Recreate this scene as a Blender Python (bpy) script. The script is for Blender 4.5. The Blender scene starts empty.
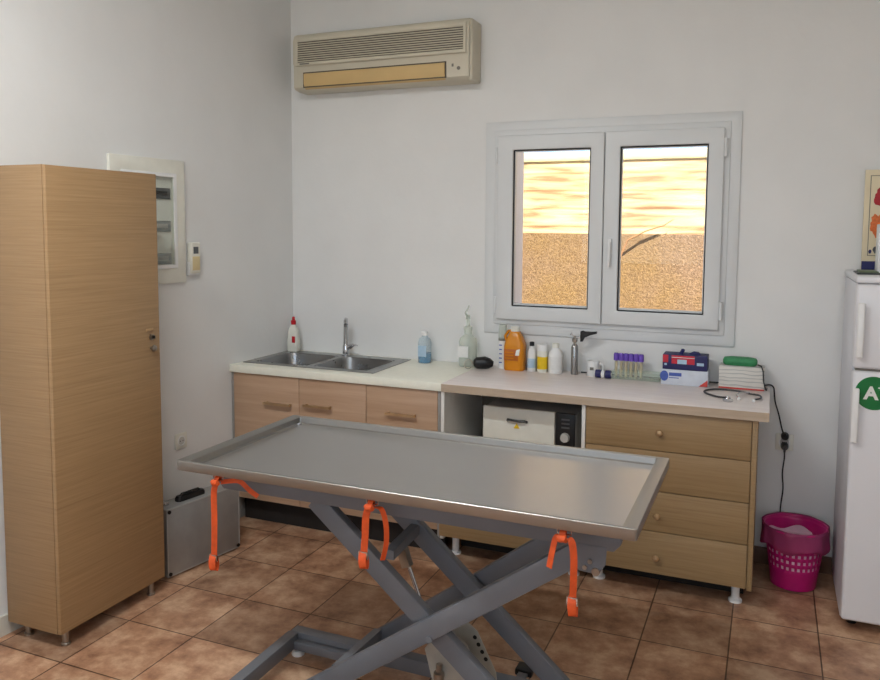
import bpy, bmesh, math, random
from mathutils import Vector, Matrix
random.seed(7)
C = bpy.context.scene.collection
PI = math.pi

# ------------------------------------------------------------------ materials
def lin(c):
    return tuple((v/255/12.92 if v/255 <= .04045 else ((v/255+.055)/1.055)**2.4) for v in c) + (1,)

def new_mat(name):
    m = bpy.data.materials.new(name); m.use_nodes = True
    nt = m.node_tree
    return m, nt, nt.nodes['Principled BSDF']

def plain(name, rgb, rough=.5, metal=0, spec=.5, var=0.0, vscale=20, bump=0.0, bscale=200, trans=0, ior=1.45, coat=0):
    m, nt, b = new_mat(name)
    b.inputs['Base Color'].default_value = lin(rgb)
    b.inputs['Roughness'].default_value = rough
    b.inputs['Metallic'].default_value = metal
    b.inputs['Specular IOR Level'].default_value = spec
    b.inputs['IOR'].default_value = ior
    b.inputs['Transmission Weight'].default_value = trans
    b.inputs['Coat Weight'].default_value = coat
    tc = nt.nodes.new('ShaderNodeTexCoord')
    if var:
        n = nt.nodes.new('ShaderNodeTexNoise'); n.inputs['Scale'].default_value = vscale; n.inputs['Detail'].default_value = 4
        nt.links.new(tc.outputs['Object'], n.inputs['Vector'])
        r = nt.nodes.new('ShaderNodeValToRGB'); c = lin(rgb)
        r.color_ramp.elements[0].position = .3; r.color_ramp.elements[1].position = .7
        r.color_ramp.elements[0].color = tuple(x*(1-var) for x in c[:3])+(1,)
        r.color_ramp.elements[1].color = tuple(min(1, x*(1+var)) for x in c[:3])+(1,)
        nt.links.new(n.outputs['Fac'], r.inputs['Fac']); nt.links.new(r.outputs['Color'], b.inputs['Base Color'])
    if bump:
        n2 = nt.nodes.new('ShaderNodeTexNoise'); n2.inputs['Scale'].default_value = bscale; n2.inputs['Detail'].default_value = 3
        nt.links.new(tc.outputs['Object'], n2.inputs['Vector'])
        bp = nt.nodes.new('ShaderNodeBump'); bp.inputs['Strength'].default_value = bump; bp.inputs['Distance'].default_value = .01
        nt.links.new(n2.outputs['Fac'], bp.inputs['Height']); nt.links.new(bp.outputs['Normal'], b.inputs['Normal'])
    return m

def wood(name, a, c, stretch=(2, 2, 90), rough=.5):
    """laminate with fine horizontal grain"""
    m, nt, b = new_mat(name)
    tc = nt.nodes.new('ShaderNodeTexCoord'); mp = nt.nodes.new('ShaderNodeMapping')
    mp.inputs['Scale'].default_value = stretch
    nt.links.new(tc.outputs['Object'], mp.inputs['Vector'])
    n = nt.nodes.new('ShaderNodeTexNoise'); n.inputs['Scale'].default_value = 1.0; n.inputs['Detail'].default_value = 5; n.inputs['Roughness'].default_value = .65
    n.inputs['Distortion'].default_value = .3
    nt.links.new(mp.outputs['Vector'], n.inputs['Vector'])
    r = nt.nodes.new('ShaderNodeValToRGB')
    r.color_ramp.elements[0].position = .28; r.color_ramp.elements[1].position = .72
    r.color_ramp.elements[0].color = lin(a); r.color_ramp.elements[1].color = lin(c)
    nt.links.new(n.outputs['Fac'], r.inputs['Fac']); nt.links.new(r.outputs['Color'], b.inputs['Base Color'])
    b.inputs['Roughness'].default_value = rough
    bp = nt.nodes.new('ShaderNodeBump'); bp.inputs['Strength'].default_value = .08; bp.inputs['Distance'].default_value = .003
    nt.links.new(n.outputs['Fac'], bp.inputs['Height']); nt.links.new(bp.outputs['Normal'], b.inputs['Normal'])
    return m

def tile_mat():
    m, nt, b = new_mat('terracotta_tiles')
    tc = nt.nodes.new('ShaderNodeTexCoord'); mp = nt.nodes.new('ShaderNodeMapping')
    mp.inputs['Location'].default_value = (-.633+.3383*20, .649+.35*20, 0)
    nt.links.new(tc.outputs['Object'], mp.inputs['Vector'])
    br = nt.nodes.new('ShaderNodeTexBrick'); br.offset = 0; br.squash = 1
    br.inputs['Scale'].default_value = 1; br.inputs['Brick Width'].default_value = .3383; br.inputs['Row Height'].default_value = .35
    br.inputs['Mortar Size'].default_value = .0034; br.inputs['Mortar Smooth'].default_value = .3
    br.inputs['Color1'].default_value = (.75, .75, .75, 1); br.inputs['Color2'].default_value = (1.15, 1.12, 1.1, 1); br.inputs['Mortar'].default_value = (.25, .22, .2, 1)
    nt.links.new(mp.outputs['Vector'], br.inputs['Vector'])
    n = nt.nodes.new('ShaderNodeTexNoise'); n.inputs['Scale'].default_value = 7; n.inputs['Detail'].default_value = 8; n.inputs['Roughness'].default_value = .68
    nt.links.new(tc.outputs['Object'], n.inputs['Vector'])
    r = nt.nodes.new('ShaderNodeValToRGB')
    e = r.color_ramp.elements
    e[0].position = .32; e[0].color = lin((130, 92, 70))
    e[1].position = .66; e[1].color = lin((208, 174, 143))
    k = e.new(.48); k.color = lin((173, 132, 103))
    nt.links.new(n.outputs['Fac'], r.inputs['Fac'])
    mx = nt.nodes.new('ShaderNodeMix'); mx.data_type = 'RGBA'; mx.blend_type = 'MULTIPLY'; mx.inputs['Factor'].default_value = 1
    nt.links.new(r.outputs['Color'], mx.inputs['A']); nt.links.new(br.outputs['Color'], mx.inputs['B'])
    nt.links.new(mx.outputs['Result'], b.inputs['Base Color'])
    b.inputs['Roughness'].default_value = .38
    bp = nt.nodes.new('ShaderNodeBump'); bp.inputs['Strength'].default_value = .5; bp.inputs['Distance'].default_value = .003; bp.invert = True
    nt.links.new(br.outputs['Fac'], bp.inputs['Height'])
    n2 = nt.nodes.new('ShaderNodeTexNoise'); n2.inputs['Scale'].default_value = 25
    nt.links.new(tc.outputs['Object'], n2.inputs['Vector'])
    bp2 = nt.nodes.new('ShaderNodeBump'); bp2.inputs['Strength'].default_value = .06; bp2.inputs['Distance'].default_value = .01
    nt.links.new(n2.outputs['Fac'], bp2.inputs['Height']); nt.links.new(bp.outputs['Normal'], bp2.inputs['Normal'])
    nt.links.new(bp2.outputs['Normal'], b.inputs['Normal'])
    return m

def brushed(name, rgb, rough=.35, stretch=(3, 160, 160), bump=.05, smear=.10, aniso=0):
    m, nt, b = new_mat(name)
    b.inputs['Metallic'].default_value = 1
    if aniso:
        b.inputs['Anisotropic'].default_value = aniso
        tg = nt.nodes.new('ShaderNodeCombineXYZ'); tg.inputs[1].default_value = 1
        nt.links.new(tg.outputs[0], b.inputs['Tangent'])
    tc = nt.nodes.new('ShaderNodeTexCoord'); mp = nt.nodes.new('ShaderNodeMapping'); mp.inputs['Scale'].default_value = stretch
    nt.links.new(tc.outputs['Object'], mp.inputs['Vector'])
    n = nt.nodes.new('ShaderNodeTexNoise'); n.inputs['Scale'].default_value = 1; n.inputs['Detail'].default_value = 3
    nt.links.new(mp.outputs['Vector'], n.inputs['Vector'])
    n2 = nt.nodes.new('ShaderNodeTexNoise'); n2.inputs['Scale'].default_value = 7; n2.inputs['Detail'].default_value = 5
    nt.links.new(tc.outputs['Object'], n2.inputs['Vector'])
    r = nt.nodes.new('ShaderNodeMapRange'); r.inputs['From Min'].default_value = .3; r.inputs['From Max'].default_value = .7
    r.inputs['To Min'].default_value = rough-smear; r.inputs['To Max'].default_value = rough+smear
    nt.links.new(n2.outputs['Fac'], r.inputs['Value']); nt.links.new(r.outputs['Result'], b.inputs['Roughness'])
    b.inputs['Base Color'].default_value = lin(rgb)
    bp = nt.nodes.new('ShaderNodeBump'); bp.inputs['Strength'].default_value = bump; bp.inputs['Distance'].default_value = .002
    nt.links.new(n.outputs['Fac'], bp.inputs['Height']); nt.links.new(bp.outputs['Normal'], b.inputs['Normal'])
    return m

def glass_mat(name, tint=(255, 255, 255), gloss=.06, rough=.0):
    m, nt, b = new_mat(name)
    nt.nodes.remove(b)
    out = nt.nodes['Material Output']
    t = nt.nodes.new('ShaderNodeBsdfTransparent'); t.inputs['Color'].default_value = lin(tint)
    g = nt.nodes.new('ShaderNodeBsdfGlossy'); g.inputs['Roughness'].default_value = rough
    mx = nt.nodes.new('ShaderNodeMixShader'); mx.inputs[0].default_value = gloss
    nt.links.new(t.outputs[0], mx.inputs[1]); nt.links.new(g.outputs[0], mx.inputs[2]); nt.links.new(mx.outputs[0], out.inputs['Surface'])
    return m

def translucent(name, rgb, mixf=.5, alpha=1.0):
    """thin plastic film / cloudy bottle: part see-through, part diffuse"""
    m, nt, b = new_mat(name)
    b.inputs['Base Color'].default_value = lin(rgb); b.inputs['Roughness'].default_value = .3
    out = nt.nodes['Material Output']
    t = nt.nodes.new('ShaderNodeBsdfTransparent'); t.inputs['Color'].default_value = lin(rgb)
    mx = nt.nodes.new('ShaderNodeMixShader'); mx.inputs[0].default_value = mixf
    nt.links.new(t.outputs[0], mx.inputs[1]); nt.links.new(b.outputs[0], mx.inputs[2]); nt.links.new(mx.outputs[0], out.inputs['Surface'])
    return m

def emit(name, rgb, s):
    m, nt, b = new_mat(name)
    b.inputs['Emission Color'].default_value = lin(rgb); b.inputs['Emission Strength'].default_value = s
    return m

def concrete_mat():
    m, nt, b = new_mat('board_marked_concrete')
    tc = nt.nodes.new('ShaderNodeTexCoord'); mp = nt.nodes.new('ShaderNodeMapping'); mp.inputs['Scale'].default_value = (2.4, 2.4, 24)
    nt.links.new(tc.outputs['Object'], mp.inputs['Vector'])
    n = nt.nodes.new('ShaderNodeTexNoise'); n.inputs['Scale'].default_value = 1; n.inputs['Detail'].default_value = 6; n.inputs['Distortion'].default_value = .4
    nt.links.new(mp.outputs['Vector'], n.inputs['Vector'])
    r = nt.nodes.new('ShaderNodeValToRGB'); e = r.color_ramp.elements
    e[0].position = .36; e[0].color = lin((160, 124, 88)); e[1].position = .62; e[1].color = lin((228, 202, 156)); k = e.new(.47); k.color = lin((202, 172, 130))
    nt.links.new(n.outputs['Fac'], r.inputs['Fac'])
    w = nt.nodes.new('ShaderNodeTexWave'); w.bands_direction = 'Z'; w.inputs['Scale'].default_value = 2.6; w.inputs['Distortion'].default_value = .8; w.inputs['Detail'].default_value = 3
    nt.links.new(tc.outputs['Object'], w.inputs['Vector'])
    r2 = nt.nodes.new('ShaderNodeValToRGB'); r2.color_ramp.elements[0].position = .0; r2.color_ramp.elements[0].color = (.72, .62, .54, 1)
    r2.color_ramp.elements[1].position = .08; r2.color_ramp.elements[1].color = (1, 1, 1, 1)
    nt.links.new(w.outputs['Fac'], r2.inputs['Fac'])
    mx = nt.nodes.new('ShaderNodeMix'); mx.data_type = 'RGBA'; mx.blend_type = 'MULTIPLY'; mx.inputs['Factor'].default_value = 1
    nt.links.new(r.outputs['Color'], mx.inputs['A']); nt.links.new(r2.outputs['Color'], mx.inputs['B'])
    nt.links.new(mx.outputs['Result'], b.inputs['Base Color']); b.inputs['Roughness'].default_value = .9
    return m

def pebble_mat():
    m, nt, b = new_mat('pebble_dash_render')
    tc = nt.nodes.new('ShaderNodeTexCoord')
    n = nt.nodes.new('ShaderNodeTexNoise'); n.inputs['Scale'].default_value = 90; n.inputs['Detail'].default_value = 4
    nt.links.new(tc.outputs['Object'], n.inputs['Vector'])
    n0 = nt.nodes.new('ShaderNodeTexNoise'); n0.inputs['Scale'].default_value = 3; n0.inputs['Detail'].default_value = 3
    nt.links.new(tc.outputs['Object'], n0.inputs['Vector'])
    r = nt.nodes.new('ShaderNodeValToRGB'); e = r.color_ramp.elements
    e[0].position = .33; e[0].color = lin((110, 89, 66)); e[1].position = .68; e[1].color = lin((152, 128, 100))
    nt.links.new(n.outputs['Fac'], r.inputs['Fac'])
    r2 = nt.nodes.new('ShaderNodeValToRGB'); r2.color_ramp.elements[0].position = .35; r2.color_ramp.elements[0].color = (1, .88, .6, 1)
    r2.color_ramp.elements[1].position = .65; r2.color_ramp.elements[1].color = (1.0, .92, .95, 1)
    nt.links.new(n0.outputs['Fac'], r2.inputs['Fac'])
    mx = nt.nodes.new('ShaderNodeMix'); mx.data_type = 'RGBA'; mx.blend_type = 'MULTIPLY'; mx.inputs['Factor'].default_value = 1
    nt.links.new(r.outputs['Color'], mx.inputs['A']); nt.links.new(r2.outputs['Color'], mx.inputs['B'])
    nt.links.new(mx.outputs['Result'], b.inputs['Base Color']); b.inputs['Roughness'].default_value = .95
    bp = nt.nodes.new('ShaderNodeBump'); bp.inputs['Strength'].default_value = .35; bp.inputs['Distance'].default_value = .01
    nt.links.new(n.outputs['Fac'], bp.inputs['Height']); nt.links.new(bp.outputs['Normal'], b.inputs['Normal'])
    return m

def wave_paper():
    m, nt, b = new_mat('printed_carton')
    tc = nt.nodes.new('ShaderNodeTexCoord'); mp = nt.nodes.new('ShaderNodeMapping'); mp.inputs['Scale'].default_value = (1, 1, 2.4)
    nt.links.new(tc.outputs['Object'], mp.inputs['Vector'])
    w = nt.nodes.new('ShaderNodeTexWave'); w.bands_direction = 'Z'; w.inputs['Scale'].default_value = 7; w.inputs['Distortion'].default_value = 3.0; w.inputs['Detail'].default_value = 1; w.inputs['Detail Scale'].default_value = 2
    nt.links.new(mp.outputs['Vector'], w.inputs['Vector'])
    r = nt.nodes.new('ShaderNodeValToRGB'); r.color_ramp.elements[0].position = .05; r.color_ramp.elements[0].color = lin((178, 178, 174)); r.color_ramp.elements[1].position = .25; r.color_ramp.elements[1].color = lin((216, 212, 204))
    nt.links.new(w.outputs['Fac'], r.inputs['Fac']); nt.links.new(r.outputs['Color'], b.inputs['Base Color']); b.inputs['Roughness'].default_value = .6
    return m

M = dict(
    wall=plain('white_wall_paint', (226, 226, 224), .75, var=.025, vscale=3, bump=.10, bscale=26),
    ceiling=plain('white_ceiling_paint', (235, 235, 233), .8, var=.01, vscale=5),
    floor=tile_mat(),
    skirting=plain('brown_skirting_tile', (112, 82, 64), .45, var=.2, vscale=9),
    cream=plain('cream_plaster_skirting', (206, 202, 190), .6, var=.05, vscale=8),
    alu=plain('white_window_frame', (214, 216, 216), .35, var=.01, vscale=8),
    gasket=plain('black_rubber', (22, 22, 23), .6, var=.1),
    pane=glass_mat('window_glass', (250, 252, 252), .012),
    ward_front=wood('oak_laminate_front', (150, 119, 82), (173, 140, 100), (3, 3, 150)),
    ward_side=wood('oak_laminate_side', (143, 114, 80), (165, 134, 97), (3, 3, 150)),
    ward_edge=plain('oak_edge_band', (150, 115, 78), .5, var=.08),
    dresser=wood('oak_drawer_laminate', (140, 113, 77), (162, 134, 96), (3, 3, 90)),
    beech=wood('pinkish_beech_laminate', (172, 139, 111), (190, 158, 130), (2, 2, 45)),
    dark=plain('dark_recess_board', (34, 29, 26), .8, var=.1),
    panelgrey=plain('light_grey_board', (190, 188, 182), .6, var=.03),
    greyedge=plain('grey_edge_profile', (150, 147, 142), .5, var=.05),
    whiteboard=plain('white_board', (228, 226, 220), .5, var=.02),
    worktop_cream=plain('cream_worktop', (236, 234, 218), .35, var=.025, vscale=30),
    worktop_pink=wood('pale_pink_worktop', (222, 210, 204), (234, 224, 218), (4, 30, 4), .38),
    worktop_edge=wood('beige_worktop_edge', (172, 153, 131), (190, 170, 148), (4, 4, 60)),
    steel=brushed('brushed_steel', (158, 158, 157), .32, (3, 160, 160), .0),
    tray=brushed('scuffed_tray_steel', (188, 186, 184), .36, (4, 120, 120), .0, .008, .2),
    trayrim=brushed('tray_rim_steel', (160, 158, 154), .38, (4, 120, 120), .0, .008, .2),
    chrome=plain('chrome', (205, 205, 208), .12, 1, var=.02),
    satin=plain('satin_metal', (165, 158, 148), .35, 1, var=.04),
    brass=plain('aged_brass', (196, 166, 128), .4, .8, var=.08),
    frame=plain('grey_table_paint', (104, 106, 111), .42, var=.06, vscale=9),
    orange=plain('orange_webbing', (208, 80, 28), .6, var=.12, vscale=60, bump=.15, bscale=500),
    ac=plain('yellowed_cream_plastic', (202, 195, 176), .45, var=.03, vscale=5),
    acdark=plain('shadowy_grille_back', (92, 84, 72), .7, var=.1),
    acflap=plain('yellowed_flap', (206, 176, 122), .45, var=.05, vscale=6),
    acgrey=plain('grey_plastic_detail', (120, 116, 108), .5, var=.05),
    white=plain('white_plastic', (232, 232, 230), .4, var=.015),
    offwhite=plain('offwhite_plastic', (226, 224, 212), .45, var=.03),
    breaker=plain('dark_breaker', (84, 86, 88), .5, var=.1),
    breaker2=plain('grey_breaker', (150, 152, 152), .5, var=.1),
    fridge=plain('white_fridge_enamel', (222, 221, 223), .28, var=.01, vscale=6),
    fridgeside=plain('white_fridge_side', (216, 216, 221), .4, var=.01, vscale=6),
    black=plain('black_plastic', (18, 18, 20), .4, var=.1),
    green=plain('green_sticker', (12, 112, 52), .45, var=.03),
    sticker_white=plain('white_print', (232, 232, 226), .5, var=.01),
    pink=plain('magenta_plastic', (184, 22, 108), .35, var=.05),
    liner=translucent('pink_bag_film', (214, 100, 158), .38),
    bag=plain('crumpled_white_bag', (226, 190, 208), .5, var=.06, vscale=25, bump=.4, bscale=30),
    red=plain('red_plastic', (190, 20, 34), .4, var=.05),
    jug=plain('orange_liquid_plastic', (212, 134, 22), .25, var=.06, vscale=14),
    jugmark=plain('dark_orange_print', (176, 92, 8), .4, var=.05),
    blueliq=plain('blue_liquid', (18, 132, 176), .15, var=.06),
    clear=translucent('cloudy_clear_plastic', (238, 242, 236), .30),
    clearblue=translucent('clear_bottle_plastic', (236, 244, 248), .22),
    label=plain('white_label', (224, 224, 222), .55, var=.04, vscale=40),
    bluelabel=plain('pale_blue_label', (170, 196, 216), .55, var=.06, vscale=50),
    yellow=plain('yellow_label', (226, 188, 28), .5, var=.06, vscale=40),
    purple=plain('purple_cap', (104, 74, 176), .45, var=.08, vscale=50),
    tubeglass=translucent('test_tube_glass', (226, 216, 188), .55),
    navy=plain('navy_plastic', (36, 38, 92), .5, var=.1),
    cartonred=plain('red_carton_print', (190, 40, 58), .5, var=.05),
    cartonblue=plain('dark_blue_carton', (38, 38, 88), .5, var=.08),
    cartonwhite=plain('pale_blue_carton', (206, 212, 222), .55, var=.04, vscale=30),
    inkblue=plain('blue_ink', (70, 92, 168), .5, var=.1, vscale=80),
    wavy=wave_paper(),
    pouch=plain('green_pouch', (58, 138, 88), .55, var=.12, vscale=30, bump=.3, bscale=60),
    cable=plain('black_cable', (30, 28, 30), .5, var=.1),
    stetho=plain('dark_grey_rubber', (58, 58, 60), .45, var=.08),
    poster=plain('cream_printed_card', (222, 208, 176), .55, var=.02),
    orangeprint=plain('orange_print', (214, 110, 52), .55, var=.2, vscale=60),
    redprint=plain('dark_red_print', (168, 30, 40), .55, var=.15, vscale=60),
    paper=plain('dark_leaflet', (52, 60, 62), .5, var=.3, vscale=40),
    case=plain('dull_aluminium', (158, 158, 156), .45, .55, var=.06, vscale=14),
    caseedge=plain('aluminium_edge', (178, 178, 176), .45, .5, var=.03),
    concrete=concrete_mat(), pebble=pebble_mat(),
    coping=plain('pale_coping', (236, 220, 170), .9, var=.12, vscale=14),
    ground=plain('pale_paving', (190, 176, 150), .9, var=.1, vscale=8),
    jamb=plain('white_reveal', (238, 236, 242), .8, var=.02),
    twig=plain('dry_twig', (150, 104, 66), .9, var=.1),
    lamp=emit('fill_lamp_diffuser', (255, 250, 240), 6.0),
    plate=plain('dusty_grey_plate', (166, 162, 152), .55, .2, var=.1, vscale=20),
    rack=translucent('clear_acrylic', (246, 250, 246), .10),
    nicheback=plain('shaded_back_board', (112, 104, 92), .6, var=.05),  # shade of the niche put into the back panel's colour
    redledge=plain('red_trim_print', (196, 66, 58), .5, var=.05),
)

# ------------------------------------------------------------------ mesh builder
class MB:
    def __init__(s): s.bm = bmesh.new()
    def box(s, x0, x1, y0, y1, z0, z1, bev=0, seg=2):
        x0, x1 = min(x0, x1), max(x0, x1); y0, y1 = min(y0, y1), max(y0, y1); z0, z1 = min(z0, z1), max(z0, z1)
        r = bmesh.ops.create_cube(s.bm, size=1.0); vs = r['verts']
        for v in vs:
            v.co = Vector((x0+(v.co.x+.5)*(x1-x0), y0+(v.co.y+.5)*(y1-y0), z0+(v.co.z+.5)*(z1-z0)))
        if bev:
            es = list({e for v in vs for e in v.link_edges})
            bmesh.ops.bevel(s.bm, geom=es, offset=bev, segments=seg, profile=.5, affect='EDGES', clamp_overlap=True)
        return s
    def loft(s, rings, cap=True, close=True):
        rows = [[s.bm.verts.new(p) for p in r] for r in rings]
        n = len(rows[0])
        for a, b in zip(rows, rows[1:]):
            for i in range(n if close else n-1):
                j = (i+1) % n
                s.bm.faces.new((a[i], a[j], b[j], b[i]))
        if cap and close:
            s.bm.faces.new(rows[0][::-1]); s.bm.faces.new(rows[-1])
        return s
    def bar(s, p0, p1, w, h, up=(0, 0, 1)):
        """rectangular tube from p0 to p1; w across, h along 'up'"""
        p0, p1 = Vector(p0), Vector(p1); d = (p1-p0).normalized(); u = Vector(up)
        sd = d.cross(u).normalized(); u = sd.cross(d).normalized()
        q = [sd*w/2+u*h/2, -sd*w/2+u*h/2, -sd*w/2-u*h/2, sd*w/2-u*h/2]
        s.loft([[p0+v for v in q], [p1+v for v in q]])
        return s
    def tube(s, pts, r, seg=8):
        pts = [Vector(p) for p in pts]
        if not isinstance(r, (list, tuple)): r = [r]*len(pts)
        d0 = (pts[1]-pts[0]).normalized()
        u = d0.orthogonal().normalized(); rings = []
        for i, p in enumerate(pts):
            a = pts[max(i-1, 0)]; b = pts[min(i+1, len(pts)-1)]
            d = (b-a).normalized()
            u = (u-d*u.dot(d)).normalized(); v = d.cross(u)
            rings.append([p+(u*math.cos(2*PI*k/seg)+v*math.sin(2*PI*k/seg))*r[i] for k in range(seg)])
        s.loft(rings); return s
    def cyl(s, p0, p1, r, seg=20, r1=None):
        return s.tube([p0, p1], [r, r if r1 is None else r1], seg)
    def lathe(s, c, prof, seg=28, sx=1, sy=1, cap=True):
        c = Vector(c)
        s.loft([[c+Vector((r*sx*math.cos(2*PI*k/seg), r*sy*math.sin(2*PI*k/seg), z)) for k in range(seg)] for r, z in prof], cap=cap)
        return s
    def rrect(s, c, w, d, prof, cr=.3, seg=6):
        """stacked rounded rectangles: prof = (scale_w, scale_d, z)"""
        rings = []
        for kw, kd, z in prof:
            hw, hd = w/2*kw, d/2*kd; r = cr*min(hw, hd)*2*.5
            pts = []
            for cx, cy, a0 in ((hw-r, hd-r, 0), (-hw+r, hd-r, PI/2), (-hw+r, -hd+r, PI), (hw-r, -hd+r, 1.5*PI)):
                for i in range(seg+1):
                    a = a0+PI/2*i/seg
                    pts.append(Vector((c[0]+cx+r*math.cos(a), c[1]+cy+r*math.sin(a), c[2]+z)))
            rings.append(pts)
        s.loft(rings); return s
    def prism(s, poly, axis, a, b):
        """polygon (2-D) extruded along axis from a to b"""
        def P(u, v, t): return {'x': (t, u, v), 'y': (u, t, v), 'z': (u, v, t)}[axis]
        s.loft([[Vector(P(u, v, a)) for u, v in poly], [Vector(P(u, v, b)) for u, v in poly]]); return s
    def ribbon(s, pts, w, t, side=(1, 0, 0)):
        pts = [Vector(p) for p in pts]; rings = []
        for i, p in enumerate(pts):
            a = pts[max(i-1, 0)]; b = pts[min(i+1, len(pts)-1)]
            d = (b-a).normalized(); sd = side[i] if isinstance(side, list) else side
            sd = Vector(sd); sd = (sd-d*sd.dot(d)).normalized(); n = d.cross(sd)
            rings.append([p+sd*w/2+n*t/2, p-sd*w/2+n*t/2, p-sd*w/2-n*t/2, p+sd*w/2-n*t/2])
        s.loft(rings); return s
    def frame(s, x0, x1, z0, z1, l, r, b, t, y0, y1):
        """picture-frame ring in the xz plane, l/r/b/t member widths"""
        o = [(x0, z0), (x1, z0), (x1, z1), (x0, z1)]; i = [(x0+l, z0+b), (x1-r, z0+b), (x1-r, z1-t), (x0+l, z1-t)]
        vo0 = [s.bm.verts.new((x, y0, z)) for x, z in o]; vi0 = [s.bm.verts.new((x, y0, z)) for x, z in i]
        vo1 = [s.bm.verts.new((x, y1, z)) for x, z in o]; vi1 = [s.bm.verts.new((x, y1, z)) for x, z in i]
        for k in range(4):
            j = (k+1) % 4
            s.bm.faces.new((vo0[k], vo0[j], vi0[j], vi0[k])); s.bm.faces.new((vo1[j], vo1[k], vi1[k], vi1[j]))
            s.bm.faces.new((vo0[j], vo0[k], vo1[k], vo1[j])); s.bm.faces.new((vi0[k], vi0[j], vi1[j], vi1[k]))
        return s
    def bevel_all(s, off, seg=2, ang=40):
        s.bm.normal_update()
        es = [e for e in s.bm.edges if len(e.link_faces) == 2 and e.calc_face_angle(0) > math.radians(ang)]
        bmesh.ops.bevel(s.bm, geom=es, offset=off, segments=seg, profile=.5, affect='EDGES', clamp_overlap=True)
        return s
    def build(s, name, mat, parent=None, loc=(0, 0, 0), rz=0, off=None, smooth=35):
        if off is not None:
            for v in s.bm.verts: v.co -= Vector(off)
        bmesh.ops.recalc_face_normals(s.bm, faces=s.bm.faces[:])
        me = bpy.data.meshes.new(name); s.bm.to_mesh(me); s.bm.free()
        for p in me.polygons: p.use_smooth = True
        me.set_sharp_from_angle(angle=math.radians(smooth))
        me.materials.append(mat)
        o = bpy.data.objects.new(name, me); C.objects.link(o)
        if parent: o.parent = parent
        else: o.location = loc; o.rotation_euler = (0, 0, rz)
        return o

class Thing:
    """an Empty at the thing's base; parts are given in room coordinates (or local when rz is used)"""
    def __init__(s, name, label, cat, loc, rz=0, group=None, local=False):
        o = bpy.data.objects.new(name, None); C.objects.link(o); o.empty_display_size = .05
        o.location = loc; o.rotation_euler = (0, 0, rz)
        o['label'] = label; o['category'] = cat
        if group: o['group'] = group
        s.o = o; s.off = (0, 0, 0) if local else loc
    def part(s, name, mb, mat, under=None, label=None):
        c = mb.build(name, mat, under or s.o, off=s.off)
        if label: c['label'] = label
        return c

def tag(o, label, cat, group=None):
    o['label'] = label; o['category'] = cat
    if group: o['group'] = group
    return o
def struct(o): o['kind'] = 'structure'; return o

def text_mesh(s, size, depth, bold):
    cu = bpy.data.curves.new('t', 'FONT'); cu.body = s; cu.size = size; cu.extrude = depth; cu.offset = bold; cu.align_x = 'CENTER'; cu.align_y = 'CENTER'
    o = bpy.data.objects.new('t', cu); C.objects.link(o)
    dg = bpy.context.evaluated_depsgraph_get(); me = bpy.data.meshes.new_from_object(o.evaluated_get(dg))
    bpy.data.objects.remove(o); return me

# ------------------------------------------------------------------ room shell
XR, YR, ZC = 4.5, -6.2, 3.3
WT = -math.atan(.047)                         # the left wall leans a little off square
def wx(y): return .047*y
struct(MB().box(-.6, XR+.15, YR-.15, .0, -.1, 0).build('floor', M['floor']))
struct(MB().box(-.6, XR+.15, YR-.15, .35, ZC, ZC+.12).build('ceiling', M['ceiling']))
# back wall with the window opening
OX0, OX1, OZ0, OZ1 = 1.335, 2.555, 1.146, 2.208
def wall_with_hole(x0, x1, z0, z1, hx0, hx1, hz0, hz1, y0, y1):
    return MB().frame(x0, x1, z0, z1, hx0-x0, x1-hx1, hz0-z0, z1-hz1, y0, y1)
struct(wall_with_hole(-.6, XR+.15, -.1, ZC, OX0, OX1, OZ0, OZ1, 0, .24).build('wall_back', M['wall']))
struct(MB().prism([(0, 0), (wx(YR-.15), YR-.15), (-.6, YR-.15), (-.6, 0)], 'z', 0, ZC).build('wall_left', M['wall']))
struct(MB().box(XR, XR+.15, YR, 0, 0, ZC).build('wall_right', M['wall']))
RX0, RX1, RZ0, RZ1 = .35, 3.6, 1.15, 2.75
struct(wall_with_hole(-.6, XR+.15, 0, ZC, RX0, RX1, RZ0, RZ1, YR-.15, YR).build('wall_rear', M['wall']))
struct(MB().box(.01, 3.9, -.012, 0, 0, .085, .003).build('baseboard_back', M['skirting']))
struct(MB().prism([(wx(-1.38)+.0, -1.38), (wx(-1.38)+.014, -1.38), (wx(YR)+.014, YR), (wx(YR), YR)], 'z', 0, .082).build('baseboard_left', M['cream']))
struct(MB().frame(OX0+.001, OX1-.001, OZ0+.001, OZ1-.001, .085, .03, .03, .03, .062, .235).build('trim_1', M['jamb']))
# the window the photo shows
win = bpy.data.objects.new('window_1', None); C.objects.link(win); win.location = (1.94, 0, 1.17); struct(win)
def wpart(name, mb, mat, under=None): return mb.build(name, mat, under or win, off=(1.94, 0, 1.17))
wpart('window_trim', MB().frame(1.276, 2.607, 1.09, 2.256, .056, .052, .055, .048, -.012, .001).bevel_all(.003), M['alu'])
wpart('window_frame', MB().frame(1.331, 2.557, 1.143, 2.209, .045, .045, .05, .05, -.02, .06).bevel_all(.003), M['alu'])
def sash(x0, x1, l, r):
    f = wpart('sash', MB().frame(x0, x1, 1.172, 2.178, l, r, .074, .078, -.042, .03).bevel_all(.006, 3), M['alu'])
    gx0, gx1, gz0, gz1 = x0+l, x1-r, 1.246, 2.10
    wpart('gasket', MB().frame(gx0, gx1, gz0, gz1, .006, .006, .006, .006, -.030, .0), M['gasket'], f)
    wpart('bead', MB().frame(gx0+.006, gx1-.006, gz0+.006, gz1-.006, .004, .004, .010, .004, -.018, .0), M['alu'], f)
    wpart('pane', MB().box(gx0+.004, gx1-.004, -.008, -.003, gz0+.004, gz1-.004), M['pane'], f)
    return f
sash(1.355, 1.9395, .088, .071)
sr = sash(1.9435, 2.530, .078, .074)
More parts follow.
